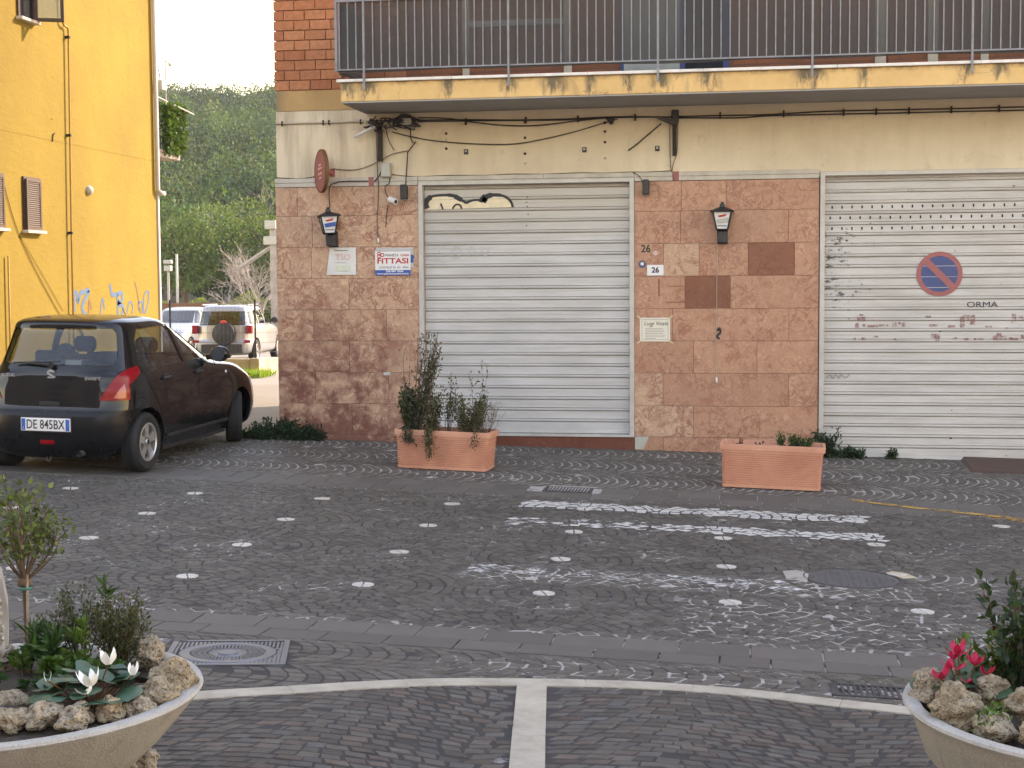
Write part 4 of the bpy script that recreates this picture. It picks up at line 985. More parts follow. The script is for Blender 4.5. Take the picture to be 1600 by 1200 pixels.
# security camera
e = empty('security_camera', (-4.2, YF, 3.02), label='white bullet security camera beside the spotlight', cat='camera')
m = MB(); d = Vector((.75, -.6, -.28)).normalized(); m.cyl(Vector((0, -.05, .03)), Vector((0, -.05, .03))+d*.12, .035, .035, 14); m.build('body', M['white'], e, True, ang=40)
m = MB(); m.cyl(Vector((0, -.05, .03))+d*.119, Vector((0, -.05, .03))+d*.123, .024, .024, 14); m.build('lens', M['ink'], e)
m = MB(); m.cyl((0, .0, .02), (0, -.05, .03), .014, .014, 8); m.lathe([(.001, -.012), (.03, -.012), (.03, 0)], 12, (0, 0, .02), 'y'); m.build('mount', M['white'], e)
# red oval sign seen almost edge on
e = empty('oval_sign', (-4.9, YF, 3.374), (0, 0, 0), 'faded red oval projecting sign edge on above the tilted lantern', 'sign')
rz = radians(-58); R_ = Matrix.Rotation(rz, 4, 'Z') @ Matrix.Rotation(radians(-4), 4, 'Y')
m = MB(); m.lathe([(.001, -.02), (.235, -.02), (.243, -.012), (.243, .012), (.235, .02), (.001, .02)], 40, axis='y'); me = m.mesh('face', True, True, 30)
o = link('face', me, M['redfade'], e); o.matrix_local = Matrix.Translation((-.05, -.26, 0)) @ R_
m = MB(); m.lathe([(.236, -.024), (.25, -.018), (.25, .018), (.236, .024)], 40, axis='y'); o = m.build('rim', M['grafbrown'], e, True, ang=30); o.matrix_local = Matrix.Translation((-.05, -.26, 0)) @ R_
m = MB()
for z_, w_ in ((.07, .1), (.03, .16), (-.03, .16), (-.08, .09)): m.box(-w_/2, w_/2, -.0225, -.0205, z_-.011, z_+.011)
o = m.build('worn_lettering', M['pinkfade'], e); o.matrix_local = Matrix.Translation((-.05, -.26, 0)) @ R_
m = MB(); m.cyl((0, .012, 0), (-.03, -.08, 0), .02, .02, 8); m.box(-.03, .03, 0, .012, -.045, .045, .004); m.build('bracket', M['redfade'], e)
# lanterns
def lantern(x, z, rz, label):
    e = empty('wall_lantern', (x, YF, z), (0, 0, 0), label, 'lantern')
    H = empty('lamp_head'); H.parent = e; H.location = (0, -.15, 0); H.rotation_euler = (0, 0, rz)
    def fr(a, b, za, zb):  # frustum corners
        return [(-a, -a, za), (a, -a, za), (a, a, za), (-a, a, za), (-b, -b, zb), (b, -b, zb), (b, b, zb), (-b, b, zb)]
    q = [(0, 1, 5, 4), (1, 2, 6, 5), (2, 3, 7, 6), (3, 0, 4, 7)]
    m = MB(); m.add(fr(.058, .098, .0, .19), q+[(3, 2, 1, 0), (4, 5, 6, 7)]); m.build('glass_panes', M['white'], H)
    m = MB(); c0 = fr(.061, .101, -.005, .195)
    for k in range(4): m.tube([c0[k], c0[k+4]], .009, 4); m.tube([c0[k], c0[(k+1) % 4]], .008, 4); m.tube([c0[k+4], c0[4+(k+1) % 4]], .008, 4)
    m.build('cage', M['blackmetal'], H)
    m = MB(); m.add(fr(.135, .125, .19, .203), q+[(3, 2, 1, 0), (4, 5, 6, 7)]); m.add(fr(.125, .03, .203, .245), q+[(4, 5, 6, 7)]); m.build('roof', M['blackmetal'], H)
    m = MB(); m.box(-.03, .03, -.03, .03, .24, .275); m.lathe([(.001, .305), (.012, .3), (.02, .28), (.012, .27)], 10); m.build('finial', M['blackmetal'], H)
    m = MB(); m.add([(-.062, -.0885, .105), (.070, -.0905, .125), (.068, -.0835, .075), (-.05, -.0815, .062)], [(0, 1, 2, 3)]); m.build('blue_emblem', M['blue'] if rz else M['greybox'], H)
    m = MB(); m.add([(-.05, -.0945, .145), (.05, -.0985, .165), (.035, -.0945, .14), (-.03, -.0925, .128)], [(0, 1, 2, 3)]); m.build('red_emblem', M['red'], H)
    m = MB(); m.add([(-.05, -.0785, .042), (.05, -.0785, .042), (.05, -.0765, .03), (-.05, -.0765, .03)], [(0, 1, 2, 3)]); m.build('caption_line', M['greyink'], H)
    m = MB(); m.box(-.05, .05, -.15, .0, -.15, -.02, .006); m.box(-.058, .058, -.02, .01, -.16, .02, .004); m.add(fr(.03, .058, -.08, .0), q, None)
    o = m.build('base', M['blackmetal'], e)
    return e
l1 = lantern(-4.9, 2.665, radians(22), 'black square lantern with a blue and red emblem above the white poster'); l1.rotation_euler = (0, radians(-3), 0)
lantern(-.37, 2.655, 0, 'black square lantern with a grey and red emblem above the dark marble panels')
# paper notices
e = empty('letting_sign', (-4.18, YF-.012, 2.32), (0, 0, 0), 'white and blue letting sign reading FITTASI left of the graffiti shutter', 'sign')
m = MB(); m.box(-.212, .212, -.004, .004, -.15, .15); m.build('board', M['white'], e)
m = MB(); m.box(-.212, .212, -.0055, -.0042, -.15, -.088); m.build('blue_band', M['blue'], e)
m = MB(); m.box(-.212, .212, -.0055, -.0042, .128, .15); m.build('blue_band', M['ghost'], e)
wall_text('FITTASI', 0, -.0062, .015, .088, M['red'], e, .002, 0, .37)
wall_text('PIANETA', -.01, -.0062, .083, .04, M['greyink'], e, .0008, 0, .165); wall_text('CASA', .145, -.0062, .083, .04, M['red'], e, .0008, 0, .105)
wall_text('LOCALE N. Eu. 90m', .01, -.0062, -.058, .036, M['ink'], e, .0, .3, .35, 'handwriting')
wall_text('338 887 7034', .02, -.0066, -.104, .03, M['white'], e, .001, 0, .21); wall_text('www.pianetacasabattisti.it', 0, -.0066, -.131, .026, M['white'], e, .0006, 0, .38)
m = MB()
for k in range(3): a = 2*pi*k/3; m.lathe([(.014, -.0062), (.024, -.0063)], 14, (-.15+.026*cos(a), 0, .088+.016*sin(a)), 'y')
m.build('house_logo', M['red'], e)
m = MB(); m.box(-.2, .245, .0045, .008, -.06, .172); tag(m.build('old_sign', M['ghost'], e), 'faded grey board showing behind the letting sign')
m = MB(); m.lathe([(.001, .0), (.03, .0)], 12, (.225, .003, .06), 'y'); m.lathe([(.001, .0), (.022, .0)], 12, (.225, .003, .015), 'y'); m.build('blue_corner', M['blue'], e)
e = empty('paper_poster', (-4.78, YF-.006, 2.34), label='wrinkled white paper poster with faded pink letters under the tilted lantern', cat='poster')
m = MB(); n = 8; vs = []
for i in range(n+1):
    for j in range(n+1):
        u, v = i/n, j/n; vs.append((-.157+.314*u-.045*(1-v)*(1-u), -.006-.008*abs(sin(u*5+v*3))*(1-v*.5), -.16+.32*v))
m.add(vs, [(i*(n+1)+j, (i+1)*(n+1)+j, (i+1)*(n+1)+j+1, i*(n+1)+j+1) for i in range(n) for j in range(n)]); m.build('sheet', M['paper'], e, True)
wall_text('TSO', 0, -.017, .045, .1, M['pinkfade'], e, .0, 0, .18); 
for k, (zz, w, mt) in enumerate(((.122, .16, 'greyink'), (-.018, .15, 'ghost'))): m = MB(); m.box(-.1, -.1+w, -.0168, -.0158, zz, zz+.008); m.build('text_line', M[mt], e)
m = MB(); m.box(-.09, .09, -.0168, -.0158, -.115, -.045); m.build('faded_block', M['greenfade'], e)
e = empty('notice', (-1.127, YF-.004, 1.532), label='framed cream death notice reading Luigi Vitale taped to the marble', cat='notice')
m = MB(); m.box(-.172, .172, -.003, .003, -.135, .135); m.build('sheet', M['notice'], e)
m = MB()
for a, b, c, d in ((-.15, .15, .112, .116), (-.15, .15, -.116, -.112), (-.15, -.146, -.112, .112), (.146, .15, -.112, .112)): m.box(a, b, -.0042, -.003, c, d)
m.build('printed_border', M['greyink'], e)
wall_text('Luigi Vitale', .01, -.0046, .068, .062, M['ink'], e, .0, .25, .27)
m = MB()
for k, w in enumerate((.08, .2, .21, .22, .2, .23, .22, .12)): m.box(-.11+.01*(k == 0)*4, -.11+w, -.0045, -.003, .03-.019*k, .0345-.019*k)
m.build('text_line', M['greyink'], e)
for x, z, a in ((-.18, .14, .6), (.18, .14, -.6), (-.18, -.14, -.6), (.18, -.14, .6)):
    m = MB(); m.box(-.03, .03, -.001, .001, -.009, .009); m.build('tape', M['tape'], e, loc=(x, -.004, z), rot=(0, a, 0))
e = empty('house_number_plate', (-1.123, YF-.004, 2.205), label='white house number plate reading 26', cat='number plate')
m = MB(); m.box(-.094, .094, -.006, .004, -.061, .061, .003); m.build('plate', M['white'], e); wall_text('26', 0, -.0068, 0, .085, M['ink'], e, .003, 0, .085)
o = wall_text('26', -1.232, YF-.0035, 2.447, .12, M['ink'], None, .002, 0, .105, 'stencilled_number'); tag(o, 'black number 26 stencilled on the marble above the plate', 'number')
m = MB(); m.lathe([(.001, -.002), (.042, -.002), (.042, .003)], 20, (0, 0, 0), 'y'); o = m.build('round_sticker', M['bluefade'], loc=(-1.272, YF-.002, 2.275)); tag(o, 'round dark blue sticker left of the white number plate', 'sticker')
m = MB(); m.lathe([(.001, -.0032), (.02, -.0032)], 14, (0, 0, .004), 'y'); m.build('sticker_centre', M['paper'], o)
m = MB(); m.lathe([(.001, -.002), (.024, -.002), (.024, .003)], 16, (0, 0, 0), 'y'); o = m.build('round_sticker', M['paper'], loc=(-1.12, YF-.002, 2.4)); tag(o, 'small white round sticker right of the stencilled number', 'sticker')
m = MB(); m.lathe([(.009, -.0032), (.015, -.0032)], 12, (0, 0, 0), 'y'); m.build('red_ring', M['red'], o)
# loading ramp in front of the second shutter
m = MB(); x0, x1 = 2.24, 3.75
m.add([(x0, 16.02, gzf(x0, 16.02)-.005), (x1, 16.02, gzf(x1, 16.02)-.005), (x1, 16.78, gzf(x1, 16.8)-.01), (x0, 16.78, gzf(x0, 16.8)-.01), (x0+.04, 16.1, gzf(x0, 16.02)+.015), (x1-.04, 16.1, gzf(x1, 16.02)+.015), (x1-.04, 16.78, gzf(x1, 16.8)+.045), (x0+.04, 16.78, gzf(x0, 16.8)+.045)], [(0, 3, 2, 1), (4, 5, 6, 7), (0, 1, 5, 4), (1, 2, 6, 5), (2, 3, 7, 6), (3, 0, 4, 7)])
tag(m.build('loading_ramp', M['ramp']), 'rust brown metal ramp at the foot of the no parking shutter', 'ramp')

# ------------------------------------------------------------------ yellow building
YX = -10.5; YY1 = 24.95
YB = empty('yellow_building', (YX, YY1, 0), label='tall yellow rendered building with blue graffiti beside the parked black car', cat='building')
def yp(mb, name, mat, parent=None, smooth=False, **kw):
    for i, q in enumerate(mb.v): mb.v[i] = (q[0]-YX, q[1]-YY1, q[2])
    return mb.build(name, mat, YB if parent is None else parent, smooth, **kw)
m = MB(); m.box(-21, YX, 13.2, YY1, -.3, 12.5); yp(m, 'wall', M['yellow'])
m = MB(); m.box(-21.3, YX+.35, 12.8, YY1+.4, 12.51, 12.7); yp(m, 'roof', M['concrete'])
m = MB(); m.box(YX-.05, YX+.03, YY1-.035, YY1+.03, -.2, 12.4, .006); yp(m, 'corner_strip', M['pipewhite'])
m = MB(); m.tube([(YX+.055, 24.83, 12.3), (YX+.055, 24.85, 3.78), (YX+.08, 24.95, 3.72), (YX+.09, 25.05, 3.72)], .04, 10); yp(m, 'downpipe', M['pipewhite'], smooth=True)
M['gaspipe'] = plain('ochre_gas_pipe', (.42, .24, .05), .6, .15, 10)
m = MB(); m.tube([(YX+.05, a, b) for a, b in ((21.34, 12.0), (21.35, 6.43), (21.36, 6.09), (21.40, 6.055), (21.50, 6.05), (21.535, 6.03), (21.54, 5.96), (21.47, 2.89), (21.45, .3))], .017, 6); yp(m, 'gas_pipe', M['gaspipe'], smooth=True)
for y, z in ((21.54, 5.9), (21.5, 4.4), (21.47, 2.9)): m = MB(); m.box(YX, YX+.07, y-.02, y+.02, z-.02, z+.02); yp(m, 'pipe_clip', M['rust'])
def cabl(p, r=.006, nm='cable', mt='grafbrown'):
    m = MB(); m.tube(smooth_path([(YX+.012, a, b) for a, b in p], 5), r, 4); yp(m, nm, M[mt], smooth=True)
cabl([(19.42, 3.67), (19.92, 2.79), (20.85, 1.86), (21.3, 1.5)]); cabl([(19.88, 2.84), (20.47, 2.34), (21.2, 1.7)], .004)
m = MB(); m.tube([(YX+.04, 19.51, 2.51), (YX+.04, 19.49, .4)], .015, 6); yp(m, 'standpipe', M['gaspipe'], smooth=True)
cabl([(21.00, 4.26), (21.03, 4.36), (21.09, 4.39)], .01, 'hook', 'rust')
cabl([(21.0, 4.6), (21.0, 4.59)], .008, 'hook', 'rust')
m = MB(); m.box(YX-.001, YX+.004, 13.2, YY1-.04, 4.275, 4.29); yp(m, 'render_seam', M['yellow'])
m = MB(); m.lathe([(.001, .075), (.05, .065), (.075, .03), (.08, 0)], 16, (YX, 22.2, 3.6), 'x'); yp(m, 'bulkhead_lamp', M['greybox'], smooth=True)
def ywin(y0, y1, z0, z1, openleaf=False):
    Wd = empty('window'); Wd.parent = YB
    m = MB()
    for a, b, c, d in ((y0-.03, y1+.03, z1, z1+.03), (y0-.03, y0, z0-.02, z1), (y1, y1+.03, z0-.02, z1)): m.box(YX-.02, YX+.03, a, b, c, d)
    yp(m, 'frame', M['brownwood'], Wd)
    m = MB(); m.box(YX-.02, YX+.1, y0-.06, y1+.06, z0-.05, z0-.005, .005); yp(m, 'sill', M['trim'], Wd)
    if not openleaf:
        m = MB()
        for a, b, c, d in ((y0+.002, y1-.002, z1-.04, z1-.002), (y0+.002, y1-.002, z0, z0+.04), (y0+.002, y0+.04, z0+.04, z1-.04), (y1-.04, y1-.002, z0+.04, z1-.04)): m.box(YX+.02, YX+.06, a, b, c, d)
        yp(m, 'shutter_leaf', M['brownwood'], Wd)
        sl = MB(); sl.add([(0, 0, 0), (0, y1-y0-.08, 0), (.024, y1-y0-.08, -.02), (.024, 0, -.02), (0, 0, -.008), (0, y1-y0-.08, -.008), (.024, y1-y0-.08, -.028), (.024, 0, -.028)], [(0, 1, 2, 3), (7, 6, 5, 4), (3, 2, 6, 7), (0, 4, 5, 1)])
        sm = sl.mesh('louvre'); n = int((z1-z0-.08)/.03)
        for k in range(n): link('louvre', sm, M['shutterslat'], Wd, (.03, y0+.04-YY1, z0+.075+k*.03))
    else:
        m = MB(); m.box(YX-.03, YX-.015, y0, y1, z0, z1); yp(m, 'pane', M['glassclear'], Wd); m = MB(); m.box(YX-.001, YX+.002, y0, y1, z0, z1); yp(m, 'dark_room_sheet', M['interior'], Wd)  # thin dark sheet painted in place of the unlit room behind
        m = MB(); L = .42; th = radians(38)   # sash swung outwards
        for a, b, c, d in ((0, L, 0, .05), (0, L, z1-z0-.05, z1-z0), (0, .05, .05, z1-z0-.05), (L-.05, L, .05, z1-z0-.05)): m.box(a, b, -.02, .02, c, d)
        o = m.build('open_sash', M['brownwood'], Wd); o.location = (.03, y1-YY1, z0); o.rotation_euler = (0, 0, radians(20))
        m = MB(); m.box(.05, L-.05, -.004, .004, .05, z1-z0-.05); o = m.build('sash_pane', M['glassclear'], Wd); o.location = (.03, y1-YY1, z0); o.rotation_euler = (0, 0, radians(20))
ywin(20.07, 20.52, 2.9, 3.64); ywin(18.9, 19.43, 2.9, 3.64); ywin(20.06, 20.5, 5.96, 6.75, True); ywin(20.06, 20.5, 9.0, 9.75); ywin(16.6, 17.1, 5.96, 6.75)
GR = {'B1': [(21.60, 1.67), (21.61, 1.95), (21.70, 1.97), (21.74, 1.83), (21.84, 1.97), (21.97, 1.99), (22.13, 2.00), (21.87, 1.75), (22.02, 1.60)], 'B2': [(22.51, 1.6), (22.62, 1.88), (22.68, 1.7)],
 'B3': [(22.92, 2.11), (22.98, 1.94), (23.18, 1.92), (23.19, 1.6)], 'B4': [(23.18, 1.94), (23.36, 1.96), (23.35, 1.83), (23.20, 1.80), (23.42, 1.72), (23.34, 1.6)],
 'o1': [(23.55, 1.62), (23.66, 1.81), (23.79, 1.74), (23.75, 1.6)], 'd1': [(23.89, 2.15), (23.99, 1.99), (24.10, 1.6)], 'd2': [(24.07, 1.65), (24.03, 1.78), (24.19, 1.80), (24.18, 1.62)],
 'o2': [(24.23, 1.6), (24.28, 1.91), (24.47, 1.98), (24.43, 1.76), (24.29, 1.6)], 'br': [(22.09, 1.6), (22.13, 1.86), (22.21, 1.7)]}
for k, p in GR.items():
    s_ = stroke(p, .075 if k in ('B1', 'B3', 'B4') else .036, 0)
    for i, q in enumerate(s_.v): s_.v[i] = (.004, q[0]-YY1, q[2])
    s_.build('graffiti_stroke', M['grafbrown'] if k in ('br', 'd1') else M['grafblue'], YB)
# rear balcony with ivy
m = MB(); m.box(-13, YX+.03, YY1+.03, 25.98, 4.38, 4.52, .008); yp(m, 'balcony_slab', M['concrete'])
m = MB()
for k in range(11): m.cyl((YX, 25.05+k*.09, 4.52), (YX, 25.05+k*.09, 5.36), .008, None, 5)
m.cyl((YX, 25.0, 5.36), (YX, 25.97, 5.36), .014, None, 6); m.cyl((YX, 25.0, 4.62), (YX, 25.97, 4.62), .01, None, 6); yp(m, 'balcony_railing', M['irondark'])
m = MB(); m.cyl((YX+.04, 24.95, 5.42), (YX+.3, 26.0, 5.22), .012, None, 6); yp(m, 'awning_arm', M['pipewhite'])
m = MB(); m.box(YX, YX+.12, 24.98, 25.2, 5.55, 5.72, .006); yp(m, 'meter_box', M['greybox'])
m = MB(); m.cyl((YX+.1, 25.2, 5.3), (YX+.1, 25.2, 6.15), .014, None, 6); m.cyl((YX+.1, 25.0, 6.12), (YX+.1, 25.4, 6.05), .012, None, 6); m.blob((YX+.1, 25.42, 6.05), (.04, .06, .04), 1, .1, 1); yp(m, 'aerial_mast', M['greybox'])
cabl([(24.95, 6.6), (25.0, 6.1), (25.15, 5.8), (25.1, 5.6)], .012, 'cable', 'rust')

# ------------------------------------------------------------------ vehicles
def catmull(xs, n):
    xs = np.asarray(xs, float); k = len(xs); out = []
    for i in range(k-1):
        a, b, c, d = xs[max(i-1, 0)], xs[i], xs[i+1], xs[min(i+2, k-1)]
        m1 = (c-a)/2; m2 = (d-b)/2
        m1 = np.where((c-b) == 0, 0, m1); m2 = np.where((c-b) == 0, 0, m2)
        for s in range(n):
            t = s/n; out.append((2*t**3-3*t*t+1)*b+(t**3-2*t*t+t)*m1+(-2*t**3+3*t*t)*c+(t**3-t*t)*m2)
    out.append(xs[-1]); return np.array(out)
def loft(levels, off=0., n=96, sub=3, inner=None):
    def shell(d):
        L = np.array(levels, float); L[:, 1] += -d; L[:, 2] += d; L[:, 3] += d
        zc = (L[0, 0]+L[-1, 0])/2; L[:, 0] = L[:, 0]+d*np.clip((L[:, 0]-zc)/(L[-1, 0]-zc), -1, 1)
        L = catmull(L, sub); vs = []
        for z, yr, yf, w, er, ef in L:
            ym = (yr*.5+yf*.5)
            for k in range(n):
                a = 2*pi*(k+.5)/n; c, s = cos(a), sin(a); e = er if s < 0 else ef; hl = (ym-yr) if s < 0 else (yf-ym)
                vs.append((w*math.copysign(abs(c)**(2/e), c), ym+hl*math.copysign(abs(s)**(2/e), s), z))
        R = len(L); fs = [(i*n+k, i*n+(k+1) % n, (i+1)*n+(k+1) % n, (i+1)*n+k) for i in range(R-1) for k in range(n)]
        fs += [tuple(range(n-1, -1, -1)), tuple(range((R-1)*n, R*n))]
        return vs, fs
    m = MB(); vs, fs = shell(off); m.add(vs, fs)
    if inner is not None:
        vs, fs = shell(inner); m.add(vs, [f[::-1] for f in fs])
    return m.mesh('loft', False, False)
def prism_mesh(poly, a, b, plane):
    m = MB(); m.prism(poly, a, b, plane); return m.mesh('cut', recalc=True)
def box_mesh(*a):
    m = MB(); m.box(*a); return m.mesh('cut', recalc=True)
def cyl_mesh(p0, p1, r, n=48):
    m = MB(); m.cyl(p0, p1, r, None, n); return m.mesh('cut', recalc=True)
def sm(me, ang=35):
    me.shade_smooth(); me.set_sharp_from_angle(angle=radians(ang)); return me
def wheel_parts(W_, r, w, rim, spokes=5):
    m = MB(); prof = [(rim, -w/2+.012), (rim+.02, -w/2), (r-.03, -w/2+.002), (r-.008, -w/2+.022), (r, -w/2+.045)]
    for g in (-.03, 0, .03): prof += [(r, g-.008), (r-.008, g-.006), (r-.008, g+.006), (r, g+.008)]
    prof += [(r, w/2-.045), (r-.008, w/2-.022), (r-.03, w/2-.002), (rim+.02, w/2), (rim, w/2-.012)]
    m.lathe(prof, 44, axis='x'); m.build('tyre', M['tyre'], W_, True, ang=40)
    m = MB(); m.lathe([(rim+.006, w/2-.006), (rim-.008, w/2-.002), (rim-.018, w/2-.012), (rim-.022, -w/2+.02)], 44, axis='x')
    for k in range(spokes):
        a = 2*pi*k/spokes+.3
        def P(rr_, t, h): c, s = cos(a), sin(a); return (h, rr_*c-t*s, rr_*s+t*c)
        h1 = w/2-.02
        vs = [P(.0, -.05, h1), P(.0, .05, h1), P(.09, .034, h1), P(rim-.012, .052, h1-.004), P(rim-.012, -.052, h1-.004), P(.09, -.034, h1)]
        vs += [(v[0]-.03, v[1], v[2]) for v in vs]
        m.add(vs, [(0, 5, 4, 3, 2, 1), (6, 7, 8, 9, 10, 11)]+[(i, (i+1) % 6, (i+1) % 6+6, i+6) for i in range(6)])
    m.lathe([(.001, w/2-.008), (.03, w/2-.008), (.036, w/2-.02)], 20, axis='x')
    m.build('rim', M['alloy'], W_, False)
    m = MB(); m.lathe([(.001, w/2-.07), (rim-.02, w/2-.07), (rim-.02, w/2-.075)], 30, axis='x'); m.build('brake_disc', M['irondark'], W_)
    m = MB(); m.lathe([(.001, w/2-.0065), (.026, w/2-.0065)], 16, axis='x'); m.build('hub_cap', M['plasticblack'], W_)
HATCH = [(.17, -.36, 2.98, .72, 4, 3), (.22, -.47, 3.08, .80, 4.5, 3), (.35, -.515, 3.15, .832, 6, 3), (.48, -.525, 3.17, .842, 6, 3), (.60, -.515, 3.14, .845, 6, 3.1), (.66, -.485, 3.1, .845, 6.5, 3.2), (.75, -.462, 3.03, .842, 6.5, 3.2), (.85, -.447, 2.87, .838, 6.5, 3.3), (.93, -.432, 2.6, .828, 6, 3.5), (.99, -.418, 2.22, .812, 6, 3.8), (1.035, -.405, 1.98, .795, 4.4, 4), (1.1, -.375, 1.83, .762, 4.4, 4), (1.2, -.32, 1.6, .722, 4.4, 4), (1.3, -.265, 1.37, .682, 4.5, 4), (1.38, -.225, 1.18, .65, 4.6, 4), (1.425, -.215, 1.04, .625, 4.6, 4), (1.455, -.2, .92, .592, 4.4, 4), (1.48, -.13, .74, .52, 4, 4), (1.497, .05, .54, .38, 3.5, 3.5), (1.503, .2, .4, .18, 3, 3)]
def zc(z): return z if z < 1.035 else 1.035+(z-1.035)*1.13
HATCH = [(zc(L[0]), L[1], L[2], L[3], L[4], max(L[5], 6.0) if L[0] < .8 else (max(L[5], 5) if L[0] < .95 else L[5])) for L in HATCH]
def make_hatchback(name, loc, rot, paint, label, detail=True, steer=0):
    E_ = empty(name, loc, rot, label, 'car')
    def arches(): return [cyl_mesh((s*.5, y, .30), (s*1.0, y, .30), .352) for s in (-1, 1) for y in (0, 2.39)]
    side_r = [(-.02, 1.065), (.05, 1.30), (.13, 1.385), (.86, 1.402), (.93, 1.05), (.3, 1.045)]
    side_f = [(1.0, 1.05), (.935, 1.403), (1.0, 1.403), (1.12, 1.36), (1.60, 1.10), (1.63, 1.05)]
    rear = [(-.60, 1.09), (.60, 1.09), (.615, 1.15), (.565, 1.36), (.53, 1.40), (-.53, 1.40), (-.565, 1.36), (-.615, 1.15)]
    screen = [(-.66, 1.07), (.66, 1.07), (.53, 1.4), (-.53, 1.4)]
    side_r, side_f, rear, screen = [[(q[0], zc(q[1])) for q in p_] for p_ in (side_r, side_f, rear, screen)]
    cuts = []
    for s in (-1, 1):
        for p in (side_r, side_f): cuts.append(prism_mesh(p, s*.35, s*1.0, 'yz'))
    cuts += [prism_mesh(rear, -.9, .12, 'xz'), prism_mesh(screen, .95, 2.5, 'xz')]
    body = boolean(loft(HATCH, 0, inner=-.03), cuts+arches())
    o = link('body', sm(body), paint, E_)
    gl = [('rear_window', rear, -.9, .12, 'xz'), ('windscreen', screen, .95, 2.5, 'xz')]
    for s in (1, -1): gl += [('rear_door_window', side_r, s*.35, s*1.0, 'yz'), ('front_door_window', side_f, s*.35, s*1.0, 'yz')]
    for nm, p, a, b, pl in gl:
        big = [(q[0]+.012*(1 if q[0] > sum(t[0] for t in p)/len(p) else -1), q[1]+.012*(1 if q[1] > 1.2 else -1)) for q in p]
        g = boolean(loft(HATCH, -.006, inner=-.011), [prism_mesh(big, a, b, pl)], 'INTERSECT')
        link(nm, sm(g), M['glass'], E_)
    for nm, y, s in (('wheel', 0, 1), ('wheel', 0, -1), ('wheel', 2.39, 1), ('wheel', 2.39, -1)):
        w = empty(nm); w.parent = E_; w.location = (s*.735, y, .300); w.rotation_euler = (0, 0, (steer if y > 1 else 0)+(pi if s < 0 else 0)); wheel_parts(w, .301, .19, .19)
    m = MB(); m.box(-.58, .58, -.35, 2.9, .2, .5); m.box(-.79, .79, .4, 2.0, .17, .4); m.build('underbody', M['plasticblack'], E_)
    if not detail: return E_
    # bumper, lamps, trim
    bmp = boolean(boolean(loft(HATCH, .013, inner=-.01), [box_mesh(-1, 1, -.8, .02, .16, .655)], 'INTERSECT'), [cyl_mesh((-1.2, 0, .3), (1.2, 0, .3), .37)])
    link('rear_bumper', sm(bmp), M['bumpergrey'], E_)
    for s in (1, -1):
        pr = prism_mesh([(s*.53, .757), (s*.9, .757), (s*.9, 1.085), (s*.76, 1.09), (s*.70, 1.045), (s*.63, .93)], -.8, .1, 'xz')
        ps = prism_mesh([(-.7, .7), (-.27, .757), (-.26, .9), (-.06, 1.02), (-.05, 1.075), (-.7, 1.1)], s*.4, s*1.0, 'yz')
        t_ = boolean(loft(HATCH, .009, inner=-.004), [pr, ps], 'INTERSECT'); tl = link('tail_lamp', sm(t_), M['redlens'], E_)
        pr = prism_mesh([(s*.66, .775), (s*.84, .775), (s*.83, .93), (s*.74, .93)], -.8, -.2, 'xz')
        ps = prism_mesh([(-.7, .7), (-.32, .757), (-.31, .94), (-.7, .94)], s*.4, s*1.0, 'yz')
        t_ = boolean(loft(HATCH, .0115, inner=.0), [pr, ps], 'INTERSECT'); link('indicator_lens', sm(t_), M['orangelens'], tl)
    def rear_y(z, x=0):
        L = catmull(np.array(HATCH), 6); i = int(np.argmin(abs(L[:, 0]-z))); _, yr, yf, w, er, ef = L[i]
        return (yr+yf)/2-(yf-yr)/2*(1-min(1, abs(x)/w)**er)**(1/er)
    # number plate
    yb = rear_y(.515)-.03
    m = MB(); m.box(-.268, .268, yb+.001, yb+.03, -.066+.515, .066+.515, .006); pl = m.build('number_plate', M['white'], E_)
    m = MB(); m.box(-.278, .278, yb+.006, yb+.035, .436, .592, .006); m.build('plate_holder', M['plasticblack'], pl)
    for xa in (-.258, .218): m = MB(); m.box(xa, xa+.04, yb-.0012, yb+.002, .458, .572); m.build('blue_band', M['plateblue'], pl)
    wall_text('DE 845BX', 0, yb-.0016, .513, .128, M['ink'], pl, .001, 0, .41)
    wall_text('I', -.238, yb-.0026, .478, .035, M['white'], pl)
    for tx, x, wd in (('SUZUKI', -.47, .15), ('SWIFT', .45, .17)):
        z = .985 if x < 0 else .965
        o = wall_text(tx, x, rear_y(z, x)-.006, z, .04, M['chrome'], E_, .001, 0, wd, 'badge'); o.rotation_euler = (pi/2, 0, math.copysign(.05, x))
    # stylised S emblem
    m = MB(); ye = rear_y(1.0)-.008
    for poly in ([(-.045, .03), (.0, .055), (.045, .03), (.02, .016), (.0, .027), (-.012, .02)], [(-.045, .03), (.052, -.022), (.03, -.036), (-.045, .008)], [(.045, -.03), (.0, -.055), (-.045, -.03), (-.02, -.016), (.0, -.027), (.012, -.02)]):
        m.prism([(a, 1.0+b) for a, b in poly], ye, ye+.008)
    m.build('emblem', M['chrome'], E_)
    m = MB(); m.box(-.11, .11, rear_y(.715)-.004, rear_y(.715)+.01, .695, .735, .006); m.build('tailgate_handle', M['plasticblack'], E_)
    m = MB(); m.box(-.08, .08, rear_y(.34)-.022, rear_y(.34), .315, .365, .012); m.build('fog_lamp', M['redlens'], E_)
    m = MB(); m.cyl((.36, -.56, .235), (.36, -.3, .235), .03, .03, 14, False); m.cyl((.36, -.52, .235), (.36, -.51, .235), .028, .028, 14); m.build('exhaust', M['irondark'], E_, True, ang=40)
    m = MB(); m.tube(smooth_path([(-.02, -.5, .19), (-.02, -.51, .155), (.02, -.51, .155), (.02, -.5, .19)], 4), .007, 6); m.build('tow_hook', M['irondark'], E_)
